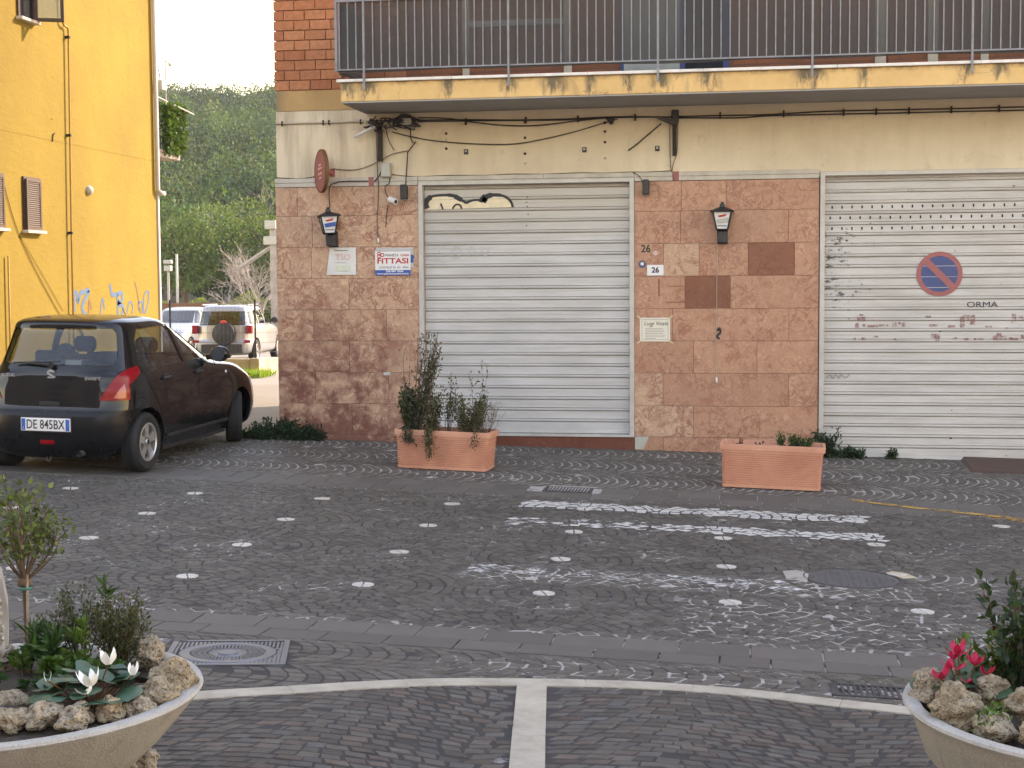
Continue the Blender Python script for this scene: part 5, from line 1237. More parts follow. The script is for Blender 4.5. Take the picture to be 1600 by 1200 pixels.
    m = MB(); m.tube([(.0, -.44, 1.095), (-.05, -.425, 1.10), (-.36, -.41, 1.115)], [.02, .014, .008], 6); m.tube([(-.42, -.408, 1.11), (.1, -.415, 1.13)], .008, 6); m.lathe([(.001, 0), (.03, 0), (.03, .02)], 12, (.0, -.44, 1.09), 'y'); m.build('rear_wiper', M['plasticblack'], E_)
    for s in (1, -1):
        for y in (.42, 1.22):
            m = MB(); m.box(min(s*.83, s*.862), max(s*.83, s*.862), y-.09, y+.09, .905, .935, .008); m.box(min(s*.82, s*.84), max(s*.82, s*.84), y-.05, y+.05, .885, .955, .006); m.build('door_handle', M['plasticblack'], E_)
        m = MB(); m.blob((s*.93, 1.56, 1.09), (.115, .075, .09), 2, .03, 2); m.tube([(s*.78, 1.55, 1.05), (s*.9, 1.56, 1.07)], .03, 8); mr = m.build('door_mirror', M['carblack'], E_, True)
        m = MB(); m.lathe([(.001, 0), (.08, 0)], 20, (s*.935, 1.486, 1.09), 'y'); m.build('mirror_glass', M['mirror'], mr)
        m = MB(); m.lathe([(.001, .012), (.02, .006), (.024, 0)], 12, (s*.836, 1.95, .86), 'x'); m.build('side_marker', M['orangelens'] if s < 0 else M['chrome'], E_)
        m = MB(); m.box(min(s*.80, s*.85), max(s*.80, s*.85), .42, 1.98, .3, .335, .01); m.build('sill_strip', M['plasticblack'], E_)
        for p in ([(.96, 1.04), (.985, .8), (.985, .36)], [(.36, .42), (.22, .68), (.05, .9), (.0, 1.06)], [(1.66, 1.04), (1.76, .8), (1.78, .4)]):
            m = MB(); m.tube(smooth_path([(s*np.interp(z, [q[0] for q in HATCH], [q[3] for q in HATCH])*.9985, y, z) for y, z in p], 6), .004, 4); m.build('door_seam', M['dark'], E_)
    m = MB(); m.tube([(.25, .75, 1.475), (.25, .62, 1.62)], [.006, .003], 5); m.build('aerial', M['plasticblack'], E_)
    for x in (-.36, .36):
        st = empty('front_seat'); st.parent = E_
        m = MB(); m.box(x-.24, x+.24, .92, 1.08, .45, 1.1, .05); m.build('backrest', M['interior'], st); m = MB(); m.box(x-.13, x+.13, .9, .99, 1.13, 1.3, .04); m.build('headrest', M['interior'], st)
    st = empty('rear_bench'); st.parent = E_
    m = MB(); m.box(-.62, .62, .08, .24, .45, 1.06, .05); m.build('backrest', M['interior'], st)
    for x in (-.36, .36): m = MB(); m.box(x-.13, x+.13, .1, .18, 1.07, 1.2, .03); m.build('headrest', M['interior'], st)
    m = MB(); m.box(-.6, .6, -.33, .08, .9, .93); m.build('parcel_shelf', M['interior'], E_)
    m = MB(); m.box(-.7, .7, 1.75, 2.05, .7, 1.02, .04); m.build('dashboard', M['interior'], E_)
    m = MB(); m.box(-.22, .32, -.3, -.02, .93, 1.13, .04); m.build('boot_box', M['plasticblack'], E_); m = MB(); m.box(.1, .27, -.315, -.3, .96, 1.14); m.build('boot_papers', M['ghost'], E_)
    return E_
HX, HY = -6.875, 14.06
make_hatchback('hatchback_car', (HX, HY, .198), (radians(1.25), radians(.9), radians(-2.8)), M['carblack'], 'black five door hatchback with number plate DE 845BX parked beside the shop corner', True, radians(23))
make_hatchback('hatchback_car', (-18.55, 46.6, -.13), (0, 0, radians(183)), M['carsilver'], 'silver car facing the street behind the low wall', False)
# silver off-roader with a spare wheel
SUVL = [(.24, -.55, 3.2, .74, 6, 4), (.32, -.68, 3.4, .84, 6, 4), (.45, -.72, 3.48, .868, 6, 4), (.6, -.72, 3.5, .87, 6, 4), (.66, -.66, 3.48, .868, 6, 4), (.9, -.645, 3.35, .865, 6, 4), (1.02, -.635, 2.9, .855, 6, 4), (1.07, -.63, 2.35, .84, 6, 4.5), (1.12, -.62, 2.2, .82, 6, 4.5), (1.35, -.56, 1.82, .76, 6, 4.5), (1.55, -.5, 1.45, .70, 6, 4.5), (1.62, -.46, 1.25, .66, 5, 4.5), (1.66, -.35, 1.05, .56, 5, 4), (1.675, -.1, .8, .35, 4, 4)]
SV = empty('off_road_car', (-15.15, 40.95, -.13), (0, 0, radians(5)), 'silver off-road car with a black spare wheel cover behind the low wall', 'car')
rw = [(-.66, 1.1), (.66, 1.1), (.62, 1.5), (-.62, 1.5)]
sd1 = [(-.42, 1.12), (-.36, 1.5), (.3, 1.53), (.36, 1.12)]; sd2 = [(.44, 1.12), (.38, 1.53), (1.0, 1.53), (1.12, 1.12)]; sd3 = [(1.19, 1.12), (1.08, 1.53), (1.3, 1.5), (1.78, 1.14)]; ws = [(-.7, 1.16), (.7, 1.16), (.6, 1.55), (-.6, 1.55)]
cuts = [prism_mesh(rw, -1, .05, 'xz'), prism_mesh(ws, 1.0, 2.6, 'xz')]+[prism_mesh(p, s*.4, s*1.1, 'yz') for s in (1, -1) for p in (sd1, sd2, sd3)]
ar = [cyl_mesh((s*.5, y, .34), (s*1.1, y, .34), .39) for s in (-1, 1) for y in (0, 2.6)]
link('body', sm(boolean(loft(SUVL, 0, inner=-.03, n=72), cuts+ar)), M['carsilver'], SV)
for nm, p, a, b, pl in [('rear_window', rw, -1, .05, 'xz'), ('windscreen', ws, 1.0, 2.6, 'xz')]+[('side_window', p, s*.4, s*1.1, 'yz') for s in (1, -1) for p in (sd1, sd2, sd3)]:
    link(nm, sm(boolean(loft(SUVL, -.006, inner=-.011, n=72), [prism_mesh(p, a, b, pl)], 'INTERSECT')), M['glass'], SV)
for y in (0, 2.6):
    for s in (1, -1):
        w = empty('wheel'); w.parent = SV; w.location = (s*.76, y, .34); w.rotation_euler = (0, 0, pi if s < 0 else 0); wheel_parts(w, .34, .21, .2)
m = MB(); m.lathe([(.001, -.13), (.28, -.13), (.325, -.1), (.335, -.02), (.335, .07)], 40, (.08, -.72, .86), 'y'); sw = m.build('spare_wheel_cover', M['plasticblack'], SV, True, ang=40)
m = MB(); m.blob((.1, -.86, 1.2), (.1, .03, .05), 4, .1, 2); m.build('red_sticker', M['red'], sw, True)
m = MB(); m.box(-.6, .6, -.745, -.6, .3, .56, .02); m.build('rear_bumper', M['plasticblack'], SV)
for s in (1, -1):
    m = MB(); m.box(min(s*.72, s*.872), max(s*.72, s*.872), -.68, -.5, .86, 1.1, .015); m.build('tail_lamp', M['redlens'], SV)
    m = MB(); m.box(min(s*.66, s*.84), max(s*.66, s*.84), -.735, -.66, .6, .68, .01); m.build('reflector', M['redlens'], SV)
    m = MB(); m.cyl((s*.66, -.3, 1.68), (s*.62, 1.1, 1.68), .02, None, 8); m.build('roof_rail', M['carsilver'], SV)
    m = MB(); m.blob((s*1.0, 1.6, 1.2), (.12, .07, .1), 2, .05, 2); m.tube([(s*.8, 1.6, 1.15), (s*.98, 1.6, 1.18)], .03, 6); m.build('door_mirror', M['plasticblack'], SV, True)
m = MB(); m.box(-.6, .6, -.4, 2.9, .26, .6); m.build('underbody', M['plasticblack'], SV)
for x in (-.36, .36): m = MB(); m.box(x-.24, x+.24, .95, 1.1, .6, 1.35, .05); m.build('seat', M['interior'], SV)
m = MB(); m.box(-.62, .62, .05, .2, .6, 1.25, .05); m.build('seat', M['interior'], SV)
# ------------------------------------------------------------------ yard behind
LW = empty('low_wall', (-9.66, 27.62, .3), label='low sunlit concrete block wall by the yard entrance', cat='wall')
bx = MB(); bx.box(0, .58, -.1, .1, 0, .42, .012); b1 = bx.mesh('wall_block', recalc=True)
for k in range(7): link('wall_block', b1, M['wallblock'], LW, (-.59*(k+1)-.1, 0, -.06+random.uniform(-.01, .01)))
bx = MB(); bx.box(-.1, .1, 0, .58, 0, .42, .012); b2 = bx.mesh('wall_block', recalc=True)
for k in range(12): link('wall_block', b2, M['wallblock'], LW, (0, .59*k-.1, -.06-.028*k+random.uniform(-.008, .008)))
FE = empty('wire_fence', (-9.66, 27.62, .66), label='thin wire fence on rusty posts along the low wall', cat='fence')
m = MB(); m.cyl((0, 0, 0), (0, 0, 1.15), .02, None, 6); pm_ = m.mesh('fence_post')
for dx, dy in ((-3.6, 0), (-1.75, 0), (0, 0), (0, 2.2), (0, 4.4)): link('fence_post', pm_, M['rust'], FE, (dx, dy, -.02*dy))
m = MB()
for z in (.1, .3, .5, .7, .9, 1.1): m.tube([(-3.9, 0, z), (0, 0, z), (0, 6, z-.12)], .003, 3)
for k in range(48): m.tube([(-3.9+k*.0812, 0, .08), (-3.9+k*.0812, 0, 1.12)], .002, 3)
m.build('wire', M['irondark'], FE)
m = MB(); m.box(-21.5, -18.55, 49.4, 49.5, -.2, 1.52, .02); tag(m.build('fence_panel', M['grafbrown']), 'rust brown sheet fence behind the silver car', 'fence')
e = empty('lamp_post', (-20.65, 49.9, -.2), label='grey lamp post with a box lantern near the yellow building corner', cat='lamp post')
m = MB(); m.cyl((0, 0, 0), (0, 0, 2.9), .05, .04, 10); m.build('post', M['greybox'], e); m = MB(); m.box(-.12, .12, -.12, .12, 2.85, 3.05, .02); m.box(-.15, .15, -.1, .1, 3.1, 3.25, .03); m.build('lamp_head', M['greybox'], e)
m = MB(); m.cyl((-20.2, 49.6, -.2), (-20.2, 49.6, 3.25), .05, .045, 8); tag(m.build('pole', M['greybox'], None, True), 'plain thin grey pole against the trees', 'pole')
e = empty('utility_pillar', (-16.75, 50.1, -.2), label='pale concrete pillar with white boxes at the shop corner edge', cat='pillar')
m = MB(); m.box(-.14, .14, -.14, .14, 0, 4.3, .02); m.build('shaft', M['concrete'], e); m = MB(); m.box(-.35, .2, -.2, .1, 3.75, 4.05, .02); m.box(-.3, .1, -.2, .1, 4.3, 4.6, .02); m.build('box', M['greybox'], e)
m = MB(); m.tube([(-.1, 0, 3.7), (-1.3, 0, 2.95)], .08, 6); m.build('brace', M['concrete'], e)
e = empty('shed', (-15.2, 53, -.2), label='weathered grey timber shed glimpsed beyond the silver off-road car', cat='shed')
m = MB(); m.box(-1.6, 2.5, 0, 3, 0, 2.3); m.build('wall', M['twig'], e); m = MB(); m.box(-1.8, 2.7, -.3, 3.3, 2.31, 2.42); m.build('roof', M['white'], e)


# unseen houses behind the camera, added to darken the reflections in the car
OH = empty('unseen_dark_house', (-22, -12, 0), label='unseen tall dark house added to darken the reflection in the car', cat='building')
m = MB(); m.box(-14, 9.9, -9, .2, -.5, 12.5); m.build('wall', M['kerb'], OH)  # wall coloured dark so the hatch mirrors a darker scene
OB = empty('unseen_house_row', (0, -12, 0), label='unseen low cream house row added across the square for the car to reflect', cat='building')
m = MB(); m.box(-12, 26, -9, 0, -.5, 6.2); m.build('wall', M['hull'], OB); m = MB(); m.box(-12, 26.5, -9.5, .5, 6.21, 6.5); m.build('roof', M['concrete'], OB)
wm = MB(); wm.box(-.55, .55, -.02, .03, 0, 1.7); wmm = wm.mesh('window')
for i in range(10):
    for z in (.6, 3.6): link('window', wmm, M['interior'], OB, (-9+3.4*i, .0, z))
for i in range(6):
    for z in (.6, 3.7, 6.8, 9.8): link('window', wmm, M['interior'], OH, (-11.5+3.6*i, .2, z))

# ------------------------------------------------------------------ vegetation helpers
def unit(v): return v/np.maximum(np.linalg.norm(v, axis=-1, keepdims=True), 1e-9)
def leaf_mesh(name, P, Dv, Ln, Wd, tint, rng=RNG, droop=0.15):
    """n rhombic leaves: P bases, Dv axis, Ln length, Wd width, tint (n,3)"""
    P = np.asarray(P, float); n = len(P); Dv = unit(np.asarray(Dv, float)); s = unit(np.cross(Dv, rng.normal(size=(n, 3))))
    Ln = np.broadcast_to(Ln, (n,))[:, None]; Wd = np.broadcast_to(Wd, (n,))[:, None]
    up = np.cross(s, Dv)
    a = P; b = P+Dv*Ln*.45+s*Wd*.5+up*Ln*.05; c = P+Dv*Ln-up*Ln*droop; d = P+Dv*Ln*.45-s*Wd*.5+up*Ln*.05
    V = np.stack([a, b, c, d], 1).reshape(-1, 3); Fq = np.arange(4*n).reshape(n, 4)
    return mesh_np(name, V, Fq, np.asarray(tint))
def tints(n, base, var=.35, rng=RNG, mixc=None, pm=.0):
    t = np.asarray(base)[None]*(1+rng.uniform(-var, var, (n, 1)))*(1+rng.uniform(-.1, .1, (n, 3)))
    if mixc is not None:
        k = rng.random(n) < pm; t[k] = np.asarray(mixc)*(1+rng.uniform(-.25, .25, (k.sum(), 1)))
    return np.clip(t, .002, .9)
def twiggy(root_mb, base, n, height, spread, lean=(0, 0), r=.006, seg=5, rng=random, kinks=.15):
    """n stems from a base; returns points along the stems for leaves"""
    pts = []
    for k in range(n):
        a = rng.uniform(0, 2*pi); d = rng.uniform(.2, 1)*spread; h = height*rng.uniform(.6, 1)
        tip = Vector((base[0]+cos(a)*d+lean[0], base[1]+sin(a)*d+lean[1], base[2]+h)); b = Vector(base)+Vector((cos(a)*d*.25, sin(a)*d*.25, 0))
        path = []
        for i in range(seg+1):
            t = i/seg; p = b.lerp(tip, t); p.z = b.z+(tip.z-b.z)*t
            path.append(p+Vector((rng.uniform(-1, 1), rng.uniform(-1, 1), rng.uniform(-.3, .3)))*kinks*spread*t)
        root_mb.tube(path, [r*(1-.7*i/seg) for i in range(seg+1)], 4); pts.append(path)
    return pts
def leaves_on(paths, per, ln, wd, base, lo=.25, var=.35, mixc=None, pm=0, out=.8, jit=.02, rng=RNG):
    P = []; Dv = []
    for path in paths:
        k = len(path)-1
        for _ in range(per):
            t = rng.uniform(lo, 1)*k; i = min(int(t), k-1); p = path[i].lerp(path[i+1], t-i); ax = (path[i+1]-path[i]).normalized()
            d = np.array(ax)+rng.normal(size=3)*out; P.append(np.array(p)+rng.normal(size=3)*jit); Dv.append(d)
    n = len(P); return leaf_mesh('foliage', P, Dv, rng.uniform(ln*.6, ln*1.2, n), rng.uniform(wd*.7, wd*1.2, n), tints(n, base, var, rng, mixc, pm), rng)
def plant(name, loc, label, cat, stems, height, spread, per, ln, wd, base, stemmat='twig', group=None, lo=.25, lean=(0, 0), mixc=None, pm=0, out=.8, r=.005, seed=0, jit=.02, kinks=.15, foli='foliage', var=.35):
    e = empty(name, loc, label=label, cat=cat, group=group); rr = random.Random(seed+17); ng = np.random.default_rng(seed+5)
    m = MB(); p = twiggy(m, (0, 0, 0), stems, height, spread, lean, r, 5, rr, kinks); m.build('stems', M[stemmat], e, True, recalc=False)
    me = leaves_on(p, per, ln, wd, base, lo, var, mixc, pm, out, jit, ng); link(foli, me, M['leaf'], e); return e

# ------------------------------------------------------------------ terracotta troughs
def trough(loc, rz, L, Wd, H, label, soil_h, bow=0.0):
    e = empty('planter_trough', loc, (0, .0285*cos(rz), rz), label, 'planter')
    hl, hw = L/2, Wd/2; m = MB()
    def ring(k, z, d=0.0):
        """rounded rectangle ring, front and back panels bowed a little"""
        pts = []; r = .035; a_, b_ = hl*k-d, hw*k-d
        for cx, cy, a0 in ((a_-r, b_-r, 0), (-a_+r, b_-r, pi/2), (-a_+r, -b_+r, pi), (a_-r, -b_+r, 3*pi/2)):
            for i in range(5): pts.append((cx+r*cos(a0+i*pi/8), cy+r*sin(a0+i*pi/8), z))
        return pts
    rings = [ring(.93, 0), ring(.935, .012)]
    z = .03; rings += [ring(.935, .028)]
    n = int((H-.075-.035)/.02)
    for k in range(n):                                  # fine horizontal ribs
        t = (k+.5)/n; kk = .932+.035*t; z = .032+(H-.075-.032)*k/n; dz = (H-.107)/n
        rings += [ring(kk, z+dz*.05, .01), ring(kk, z+dz*.35, .01), ring(kk, z+dz*.5), ring(kk, z+dz*.92)]
    rings += [ring(.969, H-.07), ring(.97, H-.062), ring(1.0, H-.06), ring(1.005, H-.008), ring(1.0, H), ring(.955, H), ring(.95, H-.01), ring(.93, soil_h-.02)]
    k = len(rings[0]); vs = [p for r_ in rings for p in r_]
    m.add(vs, [(i*k+j, i*k+(j+1) % k, (i+1)*k+(j+1) % k, (i+1)*k+j) for i in range(len(rings)-1) for j in range(k)]); m.add(rings[0], [tuple(range(k-1, -1, -1))])
    m.build('trough', M['terracotta'], e, True, ang=28, recalc=False)
    m = MB(); nx, ny = 24, 10; vs = []
    for i in range(nx+1):
        for j in range(ny+1): x, y = (-.945+1.89*i/nx)*hl, (-.92+1.84*j/ny)*hw; vs.append((x, y, soil_h+.015*mnoise.noise(Vector((x*9, y*9, L)))))
    m.add(vs, [(i*(ny+1)+j, (i+1)*(ny+1)+j, (i+1)*(ny+1)+j+1, i*(ny+1)+j+1) for i in range(nx) for j in range(ny)]); m.build('soil', M['soil'], e, True)
    return e
T1 = (-3.21, 15.11); T2 = (.165, 14.78)
trough((T1[0], T1[1], gzf(*T1)), radians(-3.5), 1.03, .44, .405, 'terracotta ribbed trough overgrown with tall dry weeds before the graffiti shutter', .36)
trough((T2[0], T2[1], gzf(*T2)), radians(-2), 1.02, .44, .43, 'terracotta ribbed trough almost empty before the pink marble pier', .37)
# plants in the first trough
z1 = gzf(*T1)+.35
gA, gB = (.075, .085, .045), (.1, .11, .05); dry = (.17, .125, .085)
plant('overgrown_shrub', (-3.53, 15.12, z1), 'tall dry brown leaved weed at the left end of the overgrown trough', 'shrub', 22, 1.12, .13, 50, .05, .018, gA, 'twig', lo=.05, lean=(.16, 0), mixc=dry, pm=.55, r=.006, seed=1, jit=.02)
plant('overgrown_shrub', (-3.58, 15.1, z1), 'dense dark green bush at the left end of the overgrown trough', 'shrub', 18, .55, .17, 70, .045, .024, (.055, .075, .035), 'twig', lo=.1, seed=2, r=.004)
plant('overgrown_shrub', (-3.36, 15.12, z1), 'yellow green bush in the middle of the overgrown trough', 'shrub', 16, .5, .13, 60, .04, .018, (.1, .105, .04), 'twig', lo=.1, seed=3, mixc=dry, pm=.25, r=.004)
plant('overgrown_shrub', (-2.98, 15.12, z1), 'low round bush at the right end of the overgrown trough', 'shrub', 30, .42, .3, 66, .036, .016, gB, 'twig', lo=.1, seed=4, mixc=dry, pm=.2, r=.004)
plant('weed', (-3.2, 15.12, z1), 'thin leggy weed with small dark leaves between the trough bushes', 'weed', 7, .68, .12, 26, .04, .018, gA, 'twig', lo=.3, seed=5, r=.004)
plant('weed', (-2.86, 15.12, z1), 'thin leggy weed standing above the low round bush', 'weed', 4, .78, .14, 16, .045, .02, gA, 'twig', lo=.45, seed=6, r=.0035)
plant('weed', (-3.62, 15.1, z1), 'thin bare stalks leaning over the left rim of the trough', 'weed', 5, .95, .1, 14, .03, .012, dry, 'twig', lo=.5, seed=7, r=.004)
plant('dry_grass', (-2.78, 15.12, z1), 'dry brown grass spraying over the right rim of the trough', 'grass', 26, .34, .22, 12, .05, .006, dry, 'twig', lo=.4, seed=8, r=.0022)
def trailing(x, y, z, label, n, L, base, seed, w=.05):
    e = empty('trailing_plant', (x, y, z), label=label, cat='plant'); rr = random.Random(seed); m = MB(); ps = []
    for k in range(n):
        p = [Vector((rr.uniform(-w, w), .06, .0)), Vector((rr.uniform(-w, w), -.02, .035)), Vector((rr.uniform(-w, w), -.055, -.03))]
        l = L*rr.uniform(.5, 1)
        for i in range(3): p.append(p[-1]+Vector((rr.uniform(-.015, .015), rr.uniform(-.01, .004), -l/3)))
        m.tube(p, .003, 4); ps.append(p)
    m.build('stems', M['twig'], e, True, recalc=False); link('foliage', leaves_on(ps, 34, .03, .016, base, .1, out=.9, rng=np.random.default_rng(seed)), M['leaf'], e)
trailing(-3.33, 14.885, gzf(*T1)+.405, 'green trailing weed hanging over the front of the trough', 9, .26, (.075, .085, .035), 2)
trailing(-3.56, 14.9, gzf(*T1)+.405, 'dark weed spilling over the left front corner of the trough', 7, .1, (.03, .05, .025), 4)
trailing(-2.86, 14.875, gzf(*T1)+.405, 'thin tendril hanging down the trough front', 2, .17, (.06, .07, .04), 6, .03)
# plants in the second trough
z2 = gzf(*T2)+.365
for i, (x, h, s, n, per) in enumerate(((.38, .13, .09, 10, 28), (.27, .17, .05, 6, 22), (.52, .1, .07, 8, 22), (-.15, .08, .03, 4, 8), (.05, .05, .06, 5, 8))):
    plant('seedling_plant', (x, 14.8, z2), ['small bushy green plant at the full end of the almost empty trough', 'taller green sprig beside the bushy plant in the almost empty trough', 'green weed in the corner of the almost empty trough', 'single dark sprout at the bare end of the almost empty trough', 'low sparse sprouts in the middle of the almost empty trough'][i], 'plant', n, h, s, per, .035, .02, (.06, .1, .03) if i < 3 else (.05, .05, .03), 'twig', seed=20+i, r=.003)
# weeds against the building
def ground_weed(x, y, w, d, h, n, label, base, seed, name='weed_clump'):
    e = empty(name, (x, y, gzf(x, y)), label=label, cat='weeds'); rr = random.Random(seed); m = MB(); ps = []
    for k in range(n):
        bx_, by_ = rr.uniform(-w, w), rr.uniform(-d, d); hh = h*rr.uniform(.4, 1)*(1-.5*abs(bx_)/w)
        a = rr.uniform(0, 2*pi); p = [Vector((bx_, by_, -.005)), Vector((bx_+cos(a)*hh*.2, by_+sin(a)*hh*.2, hh*.6)), Vector((bx_+cos(a)*hh*.5, by_+sin(a)*hh*.5, hh))]
        m.tube(p, .003, 4); ps.append(p)
    m.build('stems', M['twig'], e, True, recalc=False); link('foliage', leaves_on(ps, 42, .05, .026, base, .05, out=.9, jit=.025, rng=np.random.default_rng(seed)), M['leaf'], e)
ground_weed(-5.56, 16.68, .28, .06, .3, 46, 'dark green weed clump at the foot of the marble corner', (.025, .06, .025), 31)
ground_weed(-5.2, 16.7, .14, .05, .2, 16, 'smaller weed clump along the stained marble foot', (.025, .055, .025), 32)
ground_weed(-5.9, 16.7, .18, .08, .09, 18, 'low weeds creeping out towards the black car', (.035, .07, .03), 33)
ground_weed(.78, 16.7, .08, .05, .36, 16, 'climbing weed in the corner between marble and no parking shutter', (.03, .06, .03), 34)
ground_weed(1.0, 16.72, .18, .04, .1, 16, 'low weeds along the foot of the no parking shutter', (.03, .06, .03), 35)
ground_weed(1.5, 16.74, .03, .02, .06, 4, 'tiny weed under the no parking shutter', (.03, .05, .02), 36)
# grass in the cobble joints by the near grate and by the yard wall
def grass(name, x0, x1, y0, y1, n, h, base, seed, fz=gzf, parent=None):
    ng = np.random.default_rng(seed); P = np.stack([ng.uniform(x0, x1, n), ng.uniform(y0, y1, n), np.zeros(n)], -1); P[:, 2] = [fz(a, b)-.003 for a, b in P[:, :2]]
    Dv = np.stack([ng.normal(0, .35, n), ng.normal(0, .35, n), np.ones(n)], -1)
    o = link(name, leaf_mesh(name, P, Dv, ng.uniform(h*.4, h, n), h*.12, tints(n, base, .4, ng), ng), M['leaf'], parent); o['kind'] = 'stuff'
    if parent is None: tag(o, 'short bright green grass at the foot of the low yard wall', 'grass')
    return o
grass('joint_grass', .2, .95, 7.55, 7.72, 130, .025, (.06, .1, .03), 3, parent=NEARWALK)
grass('grass_patch', -12.5, -9.2, 26.6, 27.5, 2600, .2, (.22, .34, .05), 4, fz=lambda a, b: float(terrain(np.array(a), np.array(b))))
# ------------------------------------------------------------------ bowls
def bowl(name, c, zr, R, label):
    g = gzf(*c); e = empty(name, (c[0], c[1], g), label=label, cat='planter'); H = zr-g
    m = MB(); m.lathe([(.2, .07), (.26, .075), (.36, .12), (.46, .19), (.55, .275), (.615, .35), (R-.03, H-.05), (R-.008, H-.022)], 72); m.lathe([(.001, .068), (.2, .07)], 72)
    m.build('bowl', M['bowl'], e, True)
    m = MB(); m.lathe([(R-.008, H-.022), (R, H-.012), (R-.004, H-.002), (R-.02, H), (R-.05, H-.001), (R-.06, H-.012), (R-.075, H-.09)], 72); m.build('rim', M['bowlrim'], e, True, ang=50, recalc=False)
    m = MB(); m.lathe([(.17, -.03), (.2, .0), (.2, .072)], 40); m.build('foot', M['bowl'], e, True)
    m = MB(); n = 26; vs = [(0, 0, H-.03)]
    for i in range(1, 9):
        for k in range(n):
            r = (R-.062)*i/8; a = 2*pi*k/n; x, y = r*cos(a), r*sin(a)
            vs.append((x, y, H-.05+.02*(1-i/8)+.02*mnoise.noise(Vector((x*7, y*7, c[0])))))
    fs = [(0, 1+k, 1+(k+1) % n) for k in range(n)]+[(1+(i-1)*n+k, 1+i*n+k, 1+i*n+(k+1) % n, 1+(i-1)*n+(k+1) % n) for i in range(1, 8) for k in range(n)]
    m.add(vs, fs); m.build('soil', M['soil'], e, True); return e
BL = (-2.576, 4.662); BR = (1.20, 5.16)
bowl('stone_bowl_planter', BL, .65, .69, 'wide cast stone bowl edged with rocks and white cyclamen')
bowl('stone_bowl_planter', BR, .60, .69, 'wide cast stone bowl planted with red cyclamen and a rose bush')
def rock(x, y, z, r, seed, label, rz=0):
    r = tuple(q*.88 for q in r)
    e = MB(); e.blob((0, 0, 0), r, seed, .3, 4, 1.5, .075); o = e.build('rock', M['tufa'], None, True, recalc=False, loc=(x, y, z), rot=(random.uniform(-.2, .2), random.uniform(-.2, .2), rz)); return tag(o, label, 'rock', None)
RK = [(-2.372, 4.345, .645, (.075, .06, .042), 'flat brown porous rock on the left bowl front rim beside the soil'), (-2.272, 4.38, .65, (.072, .06, .05), 'rounded porous rock between two flatter ones on the cyclamen bowl rim'), (-2.17, 4.40, .64, (.085, .055, .052), 'long layered porous rock right below the white cyclamen leaves'), (-2.085, 4.475, .648, (.045, .045, .05), 'small pointed porous rock at the cyclamen bowl rim'), (-2.01, 4.54, .64, (.072, .05, .05), 'pale yellow porous rock on the cyclamen bowl rim'), (-2.0, 4.65, .65, (.085, .07, .068), 'large grey porous rock on the curve of the cyclamen bowl'), (-2.0, 4.79, .675, (.088, .075, .075), 'tallest grey porous rock on the cyclamen bowl next to the iron cover'), (-2.24, 5.15, .67, (.07, .06, .07), 'pale rock at the back rim of the cyclamen bowl'), (-2.79, 5.05, .655, (.09, .07, .06), 'half hidden pale rock behind the little standard tree'), (-2.52, 4.62, .615, (.07, .06, .04), 'brown rock lying in the soil left of the cyclamen leaves')]
for i, (x, y, z, r, lb) in enumerate(RK): rock(x, y, z, r, i+1, lb, i*.7)
RK = [(.66, 4.98, .62, (.095, .075, .085), 'large angular porous rock in front of the red flowers'), (.605, 5.22, .615, (.07, .07, .075), 'porous rock at the edge of the rose bowl nearest the grate'), (.80, 5.2, .625, (.075, .07, .065), 'tilted porous rock beside the rose stems'), (.775, 4.885, .59, (.085, .06, .055), 'broad grey rock on the rose bowl front rim'), (.90, 5.0, .635, (.075, .065, .055), 'mossy grey rock behind the broad grey one'), (.90, 4.81, .60, (.085, .065, .06), 'yellow porous rock on the rose bowl front rim'), (.62, 5.33, .61, (.075, .06, .06), 'pale porous rock under the red blooms')]
for i, (x, y, z, r, lb) in enumerate(RK): rock(x, y, z, r, i+21, lb, i*.9)
rock(-2.36, 5.27, gzf(-2.36, 5.27)+.05, (.1, .08, .08), 41, 'brown porous rock wedged on the cobbles under the cyclamen bowl')
rock(.80, 5.78, gzf(.8, 5.78)+.05, (.09, .08, .075), 42, 'brown porous rock on the cobbles under the rose bowl')
plant('small_shrub', (1.28, 5.3, .55), 'low grey green shrub in the middle of the rose bowl', 'shrub', 22, .24, .16, 50, .03, .014, (.06, .085, .04), 'twig', lo=.2, seed=75, r=.003)
plant('small_shrub', (1.52, 5.25, .55), 'small dark bush at the outer side of the rose bowl', 'shrub', 18, .3, .13, 50, .03, .016, (.035, .06, .028), 'twig', lo=.2, seed=76, r=.003)
for i, (x, y, lb) in enumerate(((1.08, 4.66, 'flat brown rock next to the yellow porous one on the rose bowl'), (1.3, 4.65, 'round grey rock furthest along the rose bowl front rim'), (1.55, 4.8, 'pale rock at the outer side of the rose bowl'), (1.1, 4.95, 'half buried rock in the rose bowl soil'))): rock(x, y, .585, (.085, .07, .055), 60+i, lb, i)
# pebble faced block at the far left
e = empty('pebbled_block', (-3.80, 6.55, gzf(-3.80, 6.55)), (0, 0, radians(28)), 'pebble faced concrete block with a rounded top behind the cyclamen bowl', 'bollard')
prof = [(-.3, 0), (.185, 0), (.205, .12), (.205, .3), (.18, .45), (.12, .54), (.03, .585), (-.1, .6), (-.3, .6)]
m = MB(); m.prism(prof, .0, .3, 'xz'); m.build('core', M['concrete'], e)
inn = [(-.29, .01), (.165, .01), (.184, .12), (.184, .3), (.16, .44), (.106, .525), (.024, .568), (-.1, .582), (-.29, .585)]
m = MB(); m.prism(inn, -.012, .0, 'xz'); m.build('pebble_face', M['pebble'], e)
m = MB(); rr = random.Random(8)
def inpoly(x, z, P):
    c = False
    for i in range(len(P)):
        a, b = P[i], P[i-1]
        if (a[1] > z) != (b[1] > z) and x < (b[0]-a[0])*(z-a[1])/(b[1]-a[1])+a[0]: c = not c
    return c
